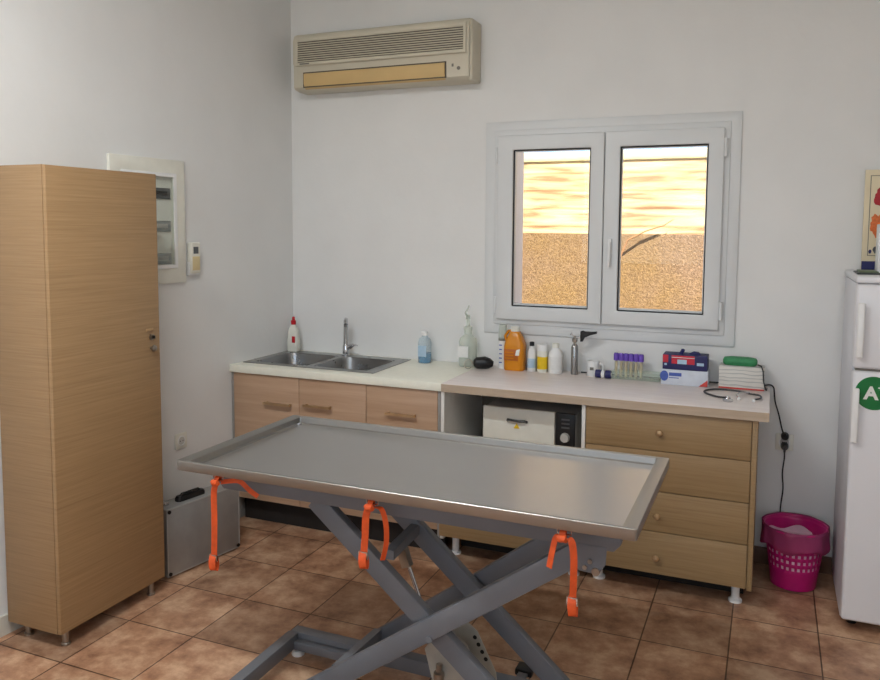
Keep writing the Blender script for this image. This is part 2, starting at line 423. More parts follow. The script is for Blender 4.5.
h = wpart('handle', MB().box(1.972, 1.990, -.056, -.0415, 1.545, 1.625, .004), M['white'], sr)
wpart('lever', MB().box(1.974, 1.988, -.075, -.056, 1.475, 1.61, .006, 3), M['white'], h)
for hx, hzs in ((2.537, (1.27, 2.08)), (1.348, (1.25, 2.07))):
    for hz in hzs: wpart('hinge', MB().cyl((hx, -.036, hz-.045), (hx, -.036, hz+.045), .009, 12), M['alu'])
# unseen rear window, added behind the camera as a source of fill light
rw = bpy.data.objects.new('fill_window', None); C.objects.link(rw); rw.location = (1.9, YR, 1.15); struct(rw)
MB().frame(RX0, RX1, RZ0, RZ1, .07, .07, .07, .07, YR-.10, YR-.03).build('window_frame', M['alu'], rw, off=(1.9, YR, 1.15))
MB().box(1.94, 2.01, YR-.10, YR-.03, RZ0+.07, RZ1-.07).build('mullion', M['alu'], rw, off=(1.9, YR, 1.15))
MB().box(RX0+.06, RX1-.06, YR-.07, YR-.064, RZ0+.06, RZ1-.06).build('pane', M['pane'], rw, off=(1.9, YR, 1.15))

# outside
struct(MB().box(-6, 9, .24, 14, -.12, -.02).build('ground_outside', M['ground']))
gw = struct(MB().box(-4, 7, 1.2, 1.5, 1.642, 2.135).build('wall_outside', M['concrete']))
struct(MB().box(-4, 7, 1.185, 1.5, -.02, 1.642).build('wall_outside_plinth', M['pebble']))
struct(MB().box(-4, 7, 1.194, 1.55, 2.135, 2.20, .004).build('trim_outside', M['coping']))
tag(MB().tube([(1.70, 1.10, -.02), (1.72, 1.12, .6), (1.76, 1.13, 1.2), (1.83, 1.14, 1.50), (1.87, 1.15, 1.60), (1.98, 1.16, 1.66), (2.10, 1.165, 1.70), (2.16, 1.17, 1.74)], [.006, .006, .005, .005, .005, .005, .004, .003], 6).build('dry_twig', M['twig']),
    'thin dry twig slanting across the sunlit wall outside the window', 'twig')

# ------------------------------------------------------------------ air conditioner
t = Thing('air_conditioner', 'cream wall-mounted air conditioner with yellowed flap, high beside the corner', 'air conditioner', (.67, 0, 2.46))
prof = [(0, 2.472), (-.09, 2.472), (-.138, 2.480), (-.150, 2.492), (-.152, 2.62), (-.158, 2.63), (-.158, 2.755), (-.145, 2.79), (-.12, 2.802), (0, 2.802)]
body = t.part('body', MB().prism(prof, 'x', .115, 1.226).bevel_all(.008, 2, 50), M['ac'])
g = t.part('grille', MB().box(.152, 1.195, -.1592, -.157, 2.632, 2.752), M['acdark'])
sl = MB()
for i in range(10):
    z = 2.637+i*.0125
    sl.box(.152, 1.195, -.166, -.158, z, z+.0055)
o = t.part('grille_slat', sl, M['ac'], g)
t.part('front_frame', MB().frame(.135, 1.212, 2.612, 2.775, .018, .018, .020, .022, -.168, -.157).bevel_all(.004), M['ac'])
t.part('flap', MB().prism([(-.150, 2.571), (-.161, 2.566), (-.160, 2.510), (-.150, 2.486), (-.136, 2.479), (-.130, 2.49)], 'x', .192, 1.085), M['acflap'], label='yellowed outlet flap')
t.part('outlet_gap', MB().box(.184, 1.093, -.1535, -.140, 2.488, 2.576), M['acdark'])
t.part('side_cap', MB().box(1.212, 1.240, -.138, -.0, 2.47, 2.797, .012, 3), M['ac'])
t.part('display', MB().box(1.125, 1.135, -.1545, -.150, 2.545, 2.56), M['acgrey'])
t.part('sensor', MB().cyl((1.165, -.150, 2.535), (1.165, -.154, 2.535), .010, 14), M['acgrey'])
t.part('emblem', MB().box(.17, .235, -.169, -.167, 2.618, 2.626), M['acgrey'])

# ------------------------------------------------------------------ tall cabinet
WX, WY0, WY1, WZ0, WZ1 = .2325, -1.989, -1.418, .062, 1.905
t = Thing('tall_cabinet', 'tall narrow oak-laminate cabinet with one full-height locked door', 'cabinet', (.1, -1.70, 0))
t.part('carcass', MB().box(-.062, WX-.021, WY0, WY1, WZ0, WZ1, .0015), M['ward_side'])
d = t.part('door', MB().box(WX-.018, WX, WY0, WY1, WZ0+.002, WZ1-.002, .002), M['ward_front'])
t.part('edge_band', MB().box(WX-.0175, WX-.0005, WY1-.0005, WY1+.001, WZ0+.003, WZ1-.003), M['ward_edge'], d)
lk = t.part('lock', MB().cyl((WX, -1.468, 1.185), (WX+.008, -1.468, 1.185), .014, 18), M['satin'], d)
kb = t.part('key', MB().box(WX+.008, WX+.024, -1.470, -1.467, 1.178, 1.192, .001), M['black'], d)
t.part('lock_plate', MB().box(WX, WX+.004, -1.500, -1.456, 1.212, 1.224, .002), M['brass'], d)
kn = t.part('knob', MB().lathe((0, 0, 0), [(.006, 0), (.007, .012), (.014, .016), (.014, .024), (.008, .028)], 18), M['satin'], d)
for v in kn.data.vertices:
    q = v.co+Vector(t.off); v.co = Vector((WX+q.z, -1.472+q.x, 1.135+q.y))-Vector(t.off)
for x in (WX-.028, .0):
    for y in (WY0+.045, WY1-.06):
        t.part('leg', MB().lathe((x, y, 0), [(.018, 0), (.018, .008), (.013, .012), (.013, .0625)], 16), M['satin'])

# ------------------------------------------------------------------ things on the left wall (local: x out of the wall, y along it)
def wall_root(name, label, cat, yl, z): return Thing(name, label, cat, (wx(yl), yl, z), WT, local=True)
t = wall_root('electrical_panel', 'white framed fuse box with three rows of breakers, partly behind the tall cabinet', 'fuse box', -1.18, 1.69)
Y0, Y1, Z0, Z1 = -.226, .244, -.303, .315
def fr_yz(y0, y1, z0, z1, w, x0, x1):
    m = MB().frame(y0, y1, z0, z1, w, w, w, w, 0, 1)
    for v in m.bm.verts: v.co = Vector((x0+(x1-x0)*v.co.y, v.co.x, v.co.z))
    return m
t.part('outer_frame', fr_yz(Y0, Y1, Z0, Z1, .078, 0, .02).bevel_all(.004), M['offwhite'])
t.part('inner_frame', fr_yz(Y0+.062, Y1-.062, Z0+.075, Z1-.068, .020, .018, .028).bevel_all(.003), M['white'])
bk = t.part('back_plate', MB().box(.002, .006, Y0+.08, Y1-.08, Z0+.09, Z1-.08), M['whiteboard'])
for k, (z, mt) in enumerate(((.146, 'breaker'), (-.016, 'breaker2'), (-.178, 'breaker2'))):
    b = t.part('breaker_row', MB().box(.006, .014, -.12, .150, z-.027, z+.027, .002), M[mt])
    t.part('switch', MB().box(.014, .020, -.10, .125, z-.010, z+.012, .002), M['panelgrey' if k else 'black'], b)
t.part('window_pane', MB().box(.020, .0215, Y0+.08, Y1-.08, Z0+.09, Z1-.083), glass_mat('fuse_box_glass', (248, 250, 248), .03))

t = wall_root('remote_control', 'small beige remote control hanging in its holder beside the fuse box', 'remote control', -.880, 1.42)
t.part('holder', MB().box(0, .024, -.038, .038, 0, .07, .004), M['white'])
b = t.part('body', MB().box(.004, .034, -.034, .034, .010, .170, .006, 3), M['offwhite'])
t.part('screen', MB().box(.034, .035, -.018, .018, .112, .148, .001), M['breaker'], b)
t.part('button_pad', MB().box(.034, .036, -.026, .026, .026, .098, .002), plain('beige_keys', (214, 196, 150), .5, var=.05), b)

def outlet(name, label, loc, rz):
    t = Thing(name, label, 'socket', loc, rz, 'wall sockets', local=True)   # local x out of the wall
    p = t.part('plate', MB().box(0, .010, -.041, .041, -.041, .041, .004, 3), M['offwhite'])
    t.part('socket_ring', MB().tube([(.010, .024*math.cos(a), .024*math.sin(a)) for a in [2*PI*k/24 for k in range(25)]], .003, 8), M['white'], p)
    t.part('socket_well', MB().cyl((.0095, 0, 0), (.0105, 0, 0), .021, 20), M['panelgrey'], p)
    for s in (-1, 1): t.part('pin_hole', MB().cyl((.0106, s*.0095, 0), (.0112, s*.0095, 0), .0028, 10), M['black'], p)
    return t
outlet('wall_socket', 'empty cream wall socket low beside the tall cabinet, above the metal case', (wx(-.99), -.985, .562), WT)
so = outlet('wall_socket', 'cream wall socket with two black plugs between the drawers and the fridge', (2.856, 0, .632), -PI/2)

# ------------------------------------------------------------------ metal case on the floor
t = Thing('metal_case', 'flat dull aluminium case with black handle standing on the floor behind the tall cabinet', 'case', (.172, -1.333, 0), -math.atan2(.081, .44), local=True)
# local: x 0 = front face, y along it 0 .. .447
t.part('shell', MB().box(-.115, 0, 0, .447, .008, .338, .004), M['case'])
t.part('edge_profile', fr_yz(0, .447, .008, .340, .007, -.005, .0015).bevel_all(.002), M['caseedge'])
hd = t.part('handle', MB().rrect((-.06, .185, .338), .042, .165, [(1, 1, 0), (1, 1, .014), (.8, .92, .024)], .8), M['black'])
t.part('grip', MB().tube([(-.06, .125, .358), (-.06, .135, .369), (-.06, .235, .369), (-.06, .245, .358)], .006, 8), M['gasket'], hd)
t.part('latch', MB().box(-.07, -.05, .03, .055, .338, .352, .002), M['chrome'])
for y in (.014, .433):
    for z in (.022, .325):
        t.part('corner_cap', MB().cyl((.001, y, z), (.006, y, z), .009, 12), M['black'])

# ------------------------------------------------------------------ base cabinets
HC = .903
YF = -.585
def toe(x0, x1, t): t.part('toe_kick_shade', MB().box(x0, x1, -.52, -.505, 0, .14), M['dark'])
def bar_handle(t, x0, x1, z, under):
    hh = t.part('handle', MB().bar((x0, YF-.028, z), (x1, YF-.028, z), .010, .012), M['brass'], under)
    for x in (x0+.012, x1-.012):
        t.part('handle_post', MB().bar((x, YF-.001, z), (x, YF-.026, z), .010, .010), M['brass'], under)
def door(t, x0, x1, hx0, hx1, hz, mat):
    d = t.part('door', MB().box(x0+.0015, x1-.0015, YF, YF+.018, .142, .857, .0015), mat)
    bar_handle(t, hx0, hx1, hz, d)
t = Thing('sink_cabinet', 'pinkish beech two-door base cabinet under the double sink', 'cabinet', (.42, -.3, 0))
t.part('carcass', MB().box(.012, .83, YF+.02, -.02, .142, .70), M['dark'])
t.part('side_panel', MB().prism([(wx(YF)+.003, YF), (-.012, YF), (.005, -.02), (.002, -.02)], 'z', .0, .859), M['greyedge'], label='grey end panel')
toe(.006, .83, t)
door(t, -.0115, .420, .203, .379, .706, M['beech'])
door(t, .420, .832, .462, .630, .716, M['beech'])
t = Thing('base_cabinet', 'single-door beech base cabinet between the sink cabinet and the open niche', 'cabinet', (1.04, -.3, 0))
t.part('carcass', MB().box(.834, 1.24, YF+.02, -.02, .142, .859), M['dark'])
t.part('side_panel', MB().box(1.241, 1.255, YF, -.02, .10, .859), M['greyedge'])
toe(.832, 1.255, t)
door(t, .832, 1.240, .956, 1.127, .722, M['beech'])

# cream worktop with a cut-out for the sink
SX0, SX1, SY0, SY1 = .004, .838, -.518, -.045
mb = MB()
def ring_xy(mb, x0, x1, y0, y1, hx0, hx1, hy0, hy1, z0, z1):
    o = [(x0, y0), (x1, y0), (x1, y1), (x0, y1)]; i = [(hx0, hy0), (hx1, hy0), (hx1, hy1), (hx0, hy1)]
    V = lambda P, z: [mb.bm.verts.new((x, y, z)) for x, y in P]
    a, b, c, d = V(o, z1), V(i, z1), V(o, z0), V(i, z0)
    for k in range(4):
        j = (k+1) % 4
        mb.bm.faces.new((a[k], a[j], b[j], b[k])); mb.bm.faces.new((c[j], c[k], d[k], d[j]))
        mb.bm.faces.new((a[j], a[k], c[k], c[j])); mb.bm.faces.new((b[k], b[j], d[j], d[k]))
    return mb
mb = ring_xy(mb, -.022, 1.2655, -.603, -.002, SX0+.02, SX1-.02, SY0+.02, SY1-.02, .861, HC).bevel_all(.004)
for v in mb.bm.verts:
    if v.co.x < -.01: v.co.x += wx(v.co.y)+.0235
wt = mb.build('sink_worktop', M['worktop_cream'], off=(.6, -.3, HC), loc=(.6, -.3, HC))
tag(wt, 'cream worktop holding the steel sink in the corner', 'worktop')

# double sink
t = Thing('double_sink', 'stainless double-bowl sink set into the cream worktop', 'sink', (.41, -.27, HC))
mb = MB()
bowls = [(.062, .402, -.472, -.125), (.442, .775, -.472, -.125)]
# rim sheet: a grid of cells, leaving the bowl cells open
xs = [SX0, .062, .402, .442, .775, SX1]; ys = [SY0, -.472, -.125, SY1]
grid = {}
for i, x in enumerate(xs):
    for j, y in enumerate(ys): grid[i, j] = mb.bm.verts.new((x, y, HC+.0046))
for i in range(5):
    for j in range(3):
        if j == 1 and i in (1, 3): continue
        mb.bm.faces.new((grid[i, j], grid[i+1, j], grid[i+1, j+1], grid[i, j+1]))
r = bmesh.ops.extrude_face_region(mb.bm, geom=mb.bm.faces[:])
for v in r['geom']:
    if isinstance(v, bmesh.types.BMVert): v.co.z -= .004
rim = t.part('rim', mb, M['steel'])
for x0, x1, y0, y1 in bowls:
    mb = MB(); c = ((x0+x1)/2, (y0+y1)/2, HC)
    w, dd = x1-x0, y1-y0
    rings = []
    mb.rrect(c, w+.004, dd+.004, [(1.03, 1.03, .0055), (1.0, 1.0, .003), (.97, .97, -.02), (.94, .94, -.13), (.85, .85, -.155), (.3, .3, -.16)], .35, 6)
    mb.bm.faces.ensure_lookup_table()
    cap = max(mb.bm.faces, key=lambda f: (len(f.verts) > 4, f.calc_center_median().z))
    mb.bm.faces.remove(cap)
    bo = t.part('bowl', mb, M['steel'])
    t.part('drain', MB().cyl((c[0], c[1], HC-.159), (c[0], c[1], HC-.152), .032, 20), M['chrome'], bo)

# faucet
t = Thing('faucet', 'chrome mixer tap standing on the sink rim', 'tap', (.425, -.085, HC+.0052))
z = HC+.0052; X, Y = .425, -.085
t.part('base', MB().lathe((X, Y, z), [(.026, 0), (.026, .006), (.020, .012), (.019, .055), (.016, .065)], 22), M['chrome'])
t.part('spout', MB().tube([(X, Y, z+.05), (X, Y, z+.17), (X+.005, Y-.009, z+.203), (X+.018, Y-.031, z+.220), (X+.033, Y-.057, z+.216), (X+.042, Y-.073, z+.196)], [.015, .0135, .013, .0125, .012, .012], 14), M['chrome'])
lv = t.part('lever', MB().tube([(X+.012, Y, z+.045), (X+.035, Y-.005, z+.055), (X+.055, Y-.012, z+.068)], [.012, .014, .010], 12), M['chrome'])
t.part('lever_arm', MB().tube([(X+.048, Y-.010, z+.062), (X+.075, Y-.02, z+.072), (X+.092, Y-.026, z+.068)], [.007, .005, .004], 10), M['chrome'], lv)

# open niche unit
t = Thing('niche_unit', 'white open-fronted niche unit with a wooden lower front, holding the steriliser', 'cabinet', (1.62, -.3, 0))
t.part('side_panel', MB().box(1.2575, 1.275, YF, -.02, .10, .859), M['whiteboard'])
t.part('side_panel', MB().box(1.972, 1.9885, YF, -.02, .10, .859), M['whiteboard'])
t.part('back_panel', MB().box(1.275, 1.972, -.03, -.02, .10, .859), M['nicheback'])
t.part('shelf', MB().box(1.275, 1.972, YF+.02, -.03, .435, .455), M['whiteboard'])
t.part('lower_front', MB().box(1.2595, 1.987, YF-.019, YF-.001, .122, .43, .0015), M['dresser'], label='oak lower front')
for x in (1.31, 1.93):
    for y in (-.50, -.1):
        t.part('leg', MB().lathe((x, y, 0), [(.028, 0), (.028, .008), (.018, .014), (.018, .10)], 18), M['white'])

t.part('toe_kick_shade', MB().box(1.30, 1.97, -.40, -.388, .0, .10), M['dark'])  # dark board added to blacken the shade under the niche unit
# steriliser in the niche
t = Thing('steriliser', 'cream metal steriliser with black control strip inside the open niche', 'steriliser', (1.67, -.25, .456))
t.part('housing', MB().box(1.432, 1.912, -.43, -.06, .456, .768, .006), M['greyedge'])
d = t.part('door', MB().box(1.434, 1.808, -.452, -.431, .47, .776, .004), M['offwhite'])
t.part('handle', MB().tube([(1.565, -.452, .712), (1.572, -.470, .722), (1.60, -.474, .720), (1.635, -.474, .718), (1.660, -.470, .720), (1.667, -.452, .712)], .006, 8), M['black'], d)
t.part('warning_triangle', MB().prism([(1.598, .675), (1.630, .675), (1.614, .703)], 'y', -.4535, -.452), M['yellow'], d)
cp = t.part('control_strip', MB().box(1.814, 1.908, -.450, -.431, .47, .774, .003), M['black'])
t.part('dial', MB().cyl((1.861, -.450, .655), (1.861, -.468, .655), .024, 22, .020), M['panelgrey'], cp)
for k in range(3): t.part('indicator', MB().box(1.842, 1.882, -.4512, -.450, .70+k*.02, .708+k*.02), M['breaker'], cp)

# drawer unit
t = Thing('drawer_unit', 'oak-laminate unit of four drawers under the pale worktop', 'drawers', (2.36, -.3, 0))
t.part('carcass', MB().box(1.9895, 2.735, YF+.02, -.02, .10, .859), M['dresser'])
zs = [.857, .678, .491, .304, .105]
for k, kz in enumerate((.765, .578, .381, .186)):
    dr = t.part('drawer', MB().box(1.992, 2.712, YF-.001, YF+.019, zs[k+1]+.0018, zs[k]-.0018, .0015), M['dresser'])
    kn = t.part('knob', MB().lathe((0, 0, 0), [(.006, 0), (.006, .010), (.013, .014), (.015, .020), (.012, .026), (.004, .028)], 18), M['brass'], dr)
    for v in kn.data.vertices:
        q = v.co+Vector(t.off); v.co = Vector((2.328+q.x, YF-q.z, kz+q.y))-Vector(t.off)
t.part('end_panel', MB().box(2.7155, 2.7365, YF-.002, -.018, .10, .859, .001), M['dresser'])
for x in (2.05, 2.668):
    for y in (-.485, -.20):
        t.part('leg', MB().lathe((x, y, 0), [(.030, 0), (.030, .010), (.018, .018), (.018, .10)], 18), M['white'])

t.part('toe_kick_shade', MB().box(2.0, 2.70, -.40, -.388, .0, .10), M['dark'])  # added dark board standing in for the black shade beneath the drawers
t = Thing('pale_worktop', 'pale pinkish worktop with beige edge over the niche and drawers', 'worktop', (2.02, -.3, .861))
t.part('board', MB().box(1.267, 2.780, -.606, -.002, .861, HC, .003), M['worktop_pink'])
t.part('front_edge', MB().box(1.267, 2.780, -.6085, -.606, .862, HC-.002), M['worktop_edge'])

# ------------------------------------------------------------------ things on the worktops
Z = HC
t = Thing('dish_soap_bottle', 'white dish-soap squeeze bottle with red cap on the sink rim in the corner', 'bottle', (.050, -.075, HC+.0052))
b = t.part('bottle', MB().rrect((.050, -.075, HC+.0052), .078, .05, [(.9, .9, 0), (1, 1, .006), (1, 1, .06), (.86, .9, .10), (.78, .85, .135), (.4, .55, .158), (.34, .5, .165)], .7), M['offwhite'])
t.part('label', MB().box(.054, .076, -.1012, -.0995, HC+.06, HC+.10, .0005), M['red'], b)
t.part('cap', MB().lathe((.050, -.075, HC+.0052), [(.015, .165), (.016, .188), (.009, .194), (.008, .210), (.005, .214)], 16), M['red'])

t = Thing('gel_bottle', 'clear bottle half full of blue gel beside the sink', 'bottle', (.945, -.09, Z))
t.part('bottle', MB().lathe((.945, -.09, Z), [(.036, 0), (.038, .004), (.038, .115), (.032, .138), (.016, .150), (.016, .158)], 26), M['clearblue'])
t.part('gel', MB().lathe((.945, -.09, Z), [(.034, .003), (.0355, .006), (.0355, .058)], 26), M['blueliq'])
t.part('label', MB().rrect((.945, -.126, Z+.04), .05, .007, [(1, 1, 0), (1, 1, .062)], .3), M['bluelabel'])
t.part('cap', MB().lathe((.945, -.09, Z), [(.019, .158), (.019, .178), (.014, .182)], 20), M['white'])

t = Thing('spray_bottle', 'cloudy clear pump bottle with white label at the end of the cream worktop', 'bottle', (1.208, -.085, Z))
t.part('bottle', MB().lathe((1.208, -.085, Z), [(.048, 0), (.051, .005), (.051, .135), (.046, .155), (.028, .172), (.022, .178), (.022, .200)], 28), M['clear'])
t.part('label', MB().rrect((1.198, -.134, Z+.055), .060, .007, [(1, 1, 0), (1, 1, .062)], .2), M['label'])
pu = t.part('pump', MB().lathe((1.208, -.085, Z), [(.024, .200), (.024, .222), (.011, .228), (.009, .262), (.013, .264), (.012, .284), (.006, .29)], 18), M['clear'])
t.part('nozzle', MB().tube([(1.208, -.085, Z+.27), (1.204, -.115, Z+.300), (1.212, -.10, Z+.325), (1.218, -.095, Z+.345)], [.008, .006, .005, .003], 8), M['clear'], pu)

t = Thing('pocket_device', 'small round black gadget with a wire ring beside the pump bottle', 'gadget', (1.33, -.14, Z))
mb = MB(); mb.tube([(1.272, -.155, Z+.032), (1.285, -.152, Z+.033), (1.33, -.14, Z+.036), (1.355, -.135, Z+.033), (1.375, -.13, Z+.030)], [.020, .031, .034, .028, .014], 20)
b = t.part('body', mb, M['black'])
t.part('lens', MB().tube([(1.271, -.1555, Z+.032), (1.264, -.157, Z+.0315)], [.012, .009], 14), M['satin'], b)
t.part('ring', MB().tube([(1.245+.024*math.cos(a), -.175+.006*math.sin(a), Z+.027+.024*math.sin(a)) for a in [2*PI*k/20 for k in range(21)]], .0025, 6), M['satin'])

def lab_bottle(name, label, x, y, r, h, body, cap, neck=.45, lab=None, caph=.022, sh=.72):
    t = Thing(name, label, 'bottle', (x, y, Z))
    hh = h-caph
    b = t.part('bottle', MB().lathe((x, y, Z), [(r*.94, 0), (r, .004), (r, hh*sh), (r*.92, hh*(sh+.08)), (r*neck*1.1, hh*.95), (r*neck, hh)], 24), body)
    t.part('cap', MB().lathe((x, y, Z), [(r*neck*1.2, hh), (r*neck*1.2, h-.003), (r*neck*.9, h)], 20), cap)
    if lab:
        mt, z0, z1 = lab
        t.part('label', MB().lathe((x, y, Z), [(r*1.012, z0), (r*1.012, z1)], 24, cap=False), mt)
    return t
t = Thing('graduated_tube', 'tall thin white graduated tube with clear top beside the orange jug', 'tube', (1.404, -.06, Z))
b = t.part('tube', MB().lathe((1.404, -.06, Z), [(.026, 0), (.026, .006), (.022, .008), (.022, .155)], 22), M['white'])
t.part('cap', MB().lathe((1.404, -.06, Z), [(.022, .164), (.022, .238), (.018, .242)], 22), M['clear'])
t.part('ring', MB().lathe((1.404, -.06, Z), [(.0235, .153), (.0235, .165)], 22), M['acgrey'], b)
for k in range(5): t.part('graduation', MB().box(1.392, 1.408, -.0832, -.081, Z+.03+k*.024, Z+.036+k*.024), M['inkblue'], b)

t = Thing('antiseptic_jug', 'large orange plastic jug with white cap under the window', 'jug', (1.485, -.085, Z))
b = t.part('body', MB().rrect((1.485, -.085, Z), .112, .085, [(.95, .95, 0), (1, 1, .006), (1, 1, .13), (.94, .95, .150), (.72, .8, .180), (.5, .6, .205), (.42, .5, .212)], .55), M['jug'])
t.part('label', MB().box(1.435, 1.515, -.1295, -.127, Z+.055, Z+.118, .001), M['jugmark'], b)
for k in range(3): t.part('print_line', MB().box(1.442, 1.49, -.1303, -.1294, Z+.066+k*.016, Z+.071+k*.016), M['jug'], b)
t.part('emblem', MB().prism([(1.498, Z+.085), (1.520, Z+.085), (1.525, Z+.122), (1.506, Z+.115)], 'y', -.1312, -.127), M['sticker_white'], b)
t.part('cap', MB().lathe((1.485, -.085, Z), [(.025, .212), (.025, .234), (.021, .238)], 22), M['offwhite'])
t.part('grip', MB().tube([(1.440, -.09, Z+.15), (1.430, -.095, Z+.185), (1.448, -.09, Z+.212), (1.468, -.087, Z+.216)], [.008, .008, .008, .007], 10), M['jug'], b)

lab_bottle('small_bottle', 'slim white bottle with black cap beside the orange jug', 1.580, -.085, .024, .160, M['label'], M['black'], .45, (M['bluelabel'], .02, .07))
lab_bottle('label_bottle', 'white-topped bottle with yellow label, next to the slim black-capped bottle', 1.641, -.09, .028, .152, M['offwhite'], M['white'], .85, (M['yellow'], .018, .085), .036, .9)
lab_bottle('label_bottle', 'stubby white bottle with a narrow white cap, second from the steel lever flask', 1.712, -.085, .038, .160, M['white'], M['offwhite'], .42, (M['label'], .02, .09))

t = Thing('lever_flask', 'slender steel cylinder with a black lever tap below the window', 'dispenser', (1.815, -.085, Z))
X, Y = 1.815, -.085
b = t.part('cylinder', MB().lathe((X, Y, Z), [(.018, 0), (.019, .003), (.019, .148), (.014, .158), (.009, .162)], 22), M['steel'])
vb = t.part('valve', MB().lathe((X, Y, Z), [(.008, .160), (.008, .172), (.014, .174), (.015, .190), (.008, .194), (.007, .206)], 16), M['satin'])
t.part('spout', MB().tube([(X, Y, Z+.20), (X-.02, Y-.004, Z+.222), (X-.022, Y-.004, Z+.212)], .004, 8), M['chrome'], vb)
t.part('outlet_pipe', MB().tube([(X+.006, Y, Z+.196), (X+.034, Y-.002, Z+.202)], .006, 8), M['chrome'], vb)
t.part('lever', MB().loft([[Vector((X+x, Y-.008+q*.016, Z+zz)) for q, zz in ((0, a), (1, a), (1, c), (0, c))] for x, a, c in ((.030, .178, .232), (.042, .178, .236), (.052, .200, .232), (.085, .215, .232), (.116, .224, .236))]), M['black'])

t = Thing('measuring_cup', 'small white cup with dark print and handle beside the steel lever flask', 'cup', (1.916, -.085, Z))
b = t.part('cup', MB().lathe((1.916, -.085, Z), [(.030, 0), (.032, .003), (.034, .082), (.031, .082), (.029, .006), (.002, .005)], 24), M['white'])
t.part('handle', MB().tube([(1.946, -.088, Z+.066), (1.966, -.088, Z+.062), (1.970, -.088, Z+.042), (1.962, -.088, Z+.026), (1.946, -.088, Z+.022)], .005, 8), M['white'])
t.part('print', MB().box(1.905, 1.925, -.1195, -.1155, Z+.035, Z+.05), M['acgrey'], b)
for i, (x, lab) in enumerate(((1.952, 'dark blue roll lying in front of the white cup'), (2.004, 'dark blue roll lying next to the purple-capped tubes'))):
    t = Thing('bandage_roll', lab, 'roll', (x, -.125, Z), 0, 'dark blue rolls')
    t.part('roll', MB().tube([(x-.014, -.125, Z+.021), (x+.014, -.125, Z+.021)], .021, 18), M['navy'])
    t.part('core', MB().tube([(x-.0165, -.125, Z+.021), (x+.0165, -.125, Z+.021)], .010, 14), M['label'])
t = Thing('tape_roll', 'white roll standing between the two dark blue rolls', 'roll', (1.978, -.13, Z))
t.part('roll', MB().tube([(1.970, -.13, Z+.020), (1.986, -.13, Z+.020)], .020, 18), M['white'])
t.part('core', MB().tube([(1.9695, -.13, Z+.020), (1.9865, -.13, Z+.020)], .008, 12), M['panelgrey'])

# tube rack and tubes
t = Thing('tube_rack', 'low clear rack holding six purple-capped test tubes', 'rack', (2.14, -.085, Z))
t.part('tray', ring_xy(MB(), 2.02, 2.262, -.125, -.045, 2.0235, 2.2585, -.1215, -.0485, Z, Z+.04), M['rack'])
t.part('floor_plate', MB().box(2.0235, 2.2585, -.1215, -.0485, Z, Z+.004), M['rack'])
for k in range(6):
    x = 2.036+k*.0255; y = -.088
    lab = ['first purple-capped test tube in the clear rack, beside the dark blue roll', 'second purple-capped test tube in the clear rack from the blue roll', 'third purple-capped test tube in the clear rack from the blue roll',
           'fourth purple-capped test tube in the clear rack from the blue roll', 'fifth purple-capped test tube in the clear rack from the blue roll', 'last purple-capped test tube in the row, nearer the glove boxes'][k]
    if k == 0:
        p = Thing('test_tube', lab, 'test tube', (x, y, Z+.0045), 0, 'purple-capped test tubes'); p0 = p
        p.part('tube', MB().lathe((x, y, Z+.0045), [(.003, 0), (.0075, .004), (.0075, .095)], 14), M['tubeglass'])
        p.part('cap', MB().lathe((x, y, Z+.0045), [(.0125, .088), (.0135, .092), (.0135, .120), (.011, .126)], 16), M['purple'])
    else:
        r = p0.o.copy(); C.objects.link(r); r.location.x = x; r['label'] = lab
        for ch in list(p0.o.children):
            c = ch.copy(); C.objects.link(c); c.parent = r

# boxes
t = Thing('glove_box', 'pale blue and white carton lying under the red and navy carton', 'carton', (2.385, -.105, Z), 0, 'glove cartons')
b = t.part('carton', MB().box(2.273, 2.497, -.160, -.05, Z, Z+.077, .002), M['cartonwhite'])
lg = t.part('emblem', MB().prism([(2.289+.020*math.cos(a), Z+.044+.026*math.sin(a)) for a in [2*PI*k/20 for k in range(20)]], 'y', -.1612, -.159), M['inkblue'], b)
t.part('print_line', MB().box(2.312, 2.372, -.1610, -.159, Z+.045, Z+.062), M['inkblue'], b)
t.part('print_line', MB().box(2.312, 2.36, -.1610, -.159, Z+.034, Z+.038), M['inkblue'], b)
t.part('corner_print', MB().prism([(2.455, Z+.002), (2.4955, Z+.002), (2.4955, Z+.036)], 'y', -.1612, -.159), M['redledge'], b)
t = Thing('glove_box', 'red and navy glove carton stacked on the pale carton, navy glove poking out', 'carton', (2.385, -.105, Z+.078), 0, 'glove cartons')
zb = Z+.0775
b = t.part('carton', MB().box(2.279, 2.492, -.158, -.052, zb, zb+.074, .002), M['cartonblue'])
t.part('red_corner', MB().box(2.280, 2.306, -.1592, -.157, zb+.034, zb+.072), M['cartonred'], b)
t.part('red_band', MB().box(2.322, 2.432, -.1592, -.157, zb+.030, zb+.072), M['cartonred'], b)
for q in ((2.288, 2.300, .020, .030), (2.350, 2.395, .030, .052), (2.443, 2.476, .026, .040)):
    t.part('print_block', MB().box(q[0], q[1], -.1600, -.1585, zb+q[2], zb+q[3]), M['bluelabel'], b)
t.part('white_stripe', MB().box(2.322, 2.432, -.1600, -.1588, zb+.060, zb+.063), M['label'], b)
t.part('glove', MB().tube([(2.362, -.11, zb+.070), (2.365, -.112, zb+.082), (2.372, -.115, zb+.094), (2.378, -.115, zb+.098)], [.012, .009, .010, .004], 10), M['navy'])
t.part('glove', MB().tube([(2.405, -.11, zb+.072), (2.425, -.112, zb+.080), (2.445, -.112, zb+.079), (2.455, -.112, zb+.070)], [.008, .011, .010, .006], 10), M['navy'])

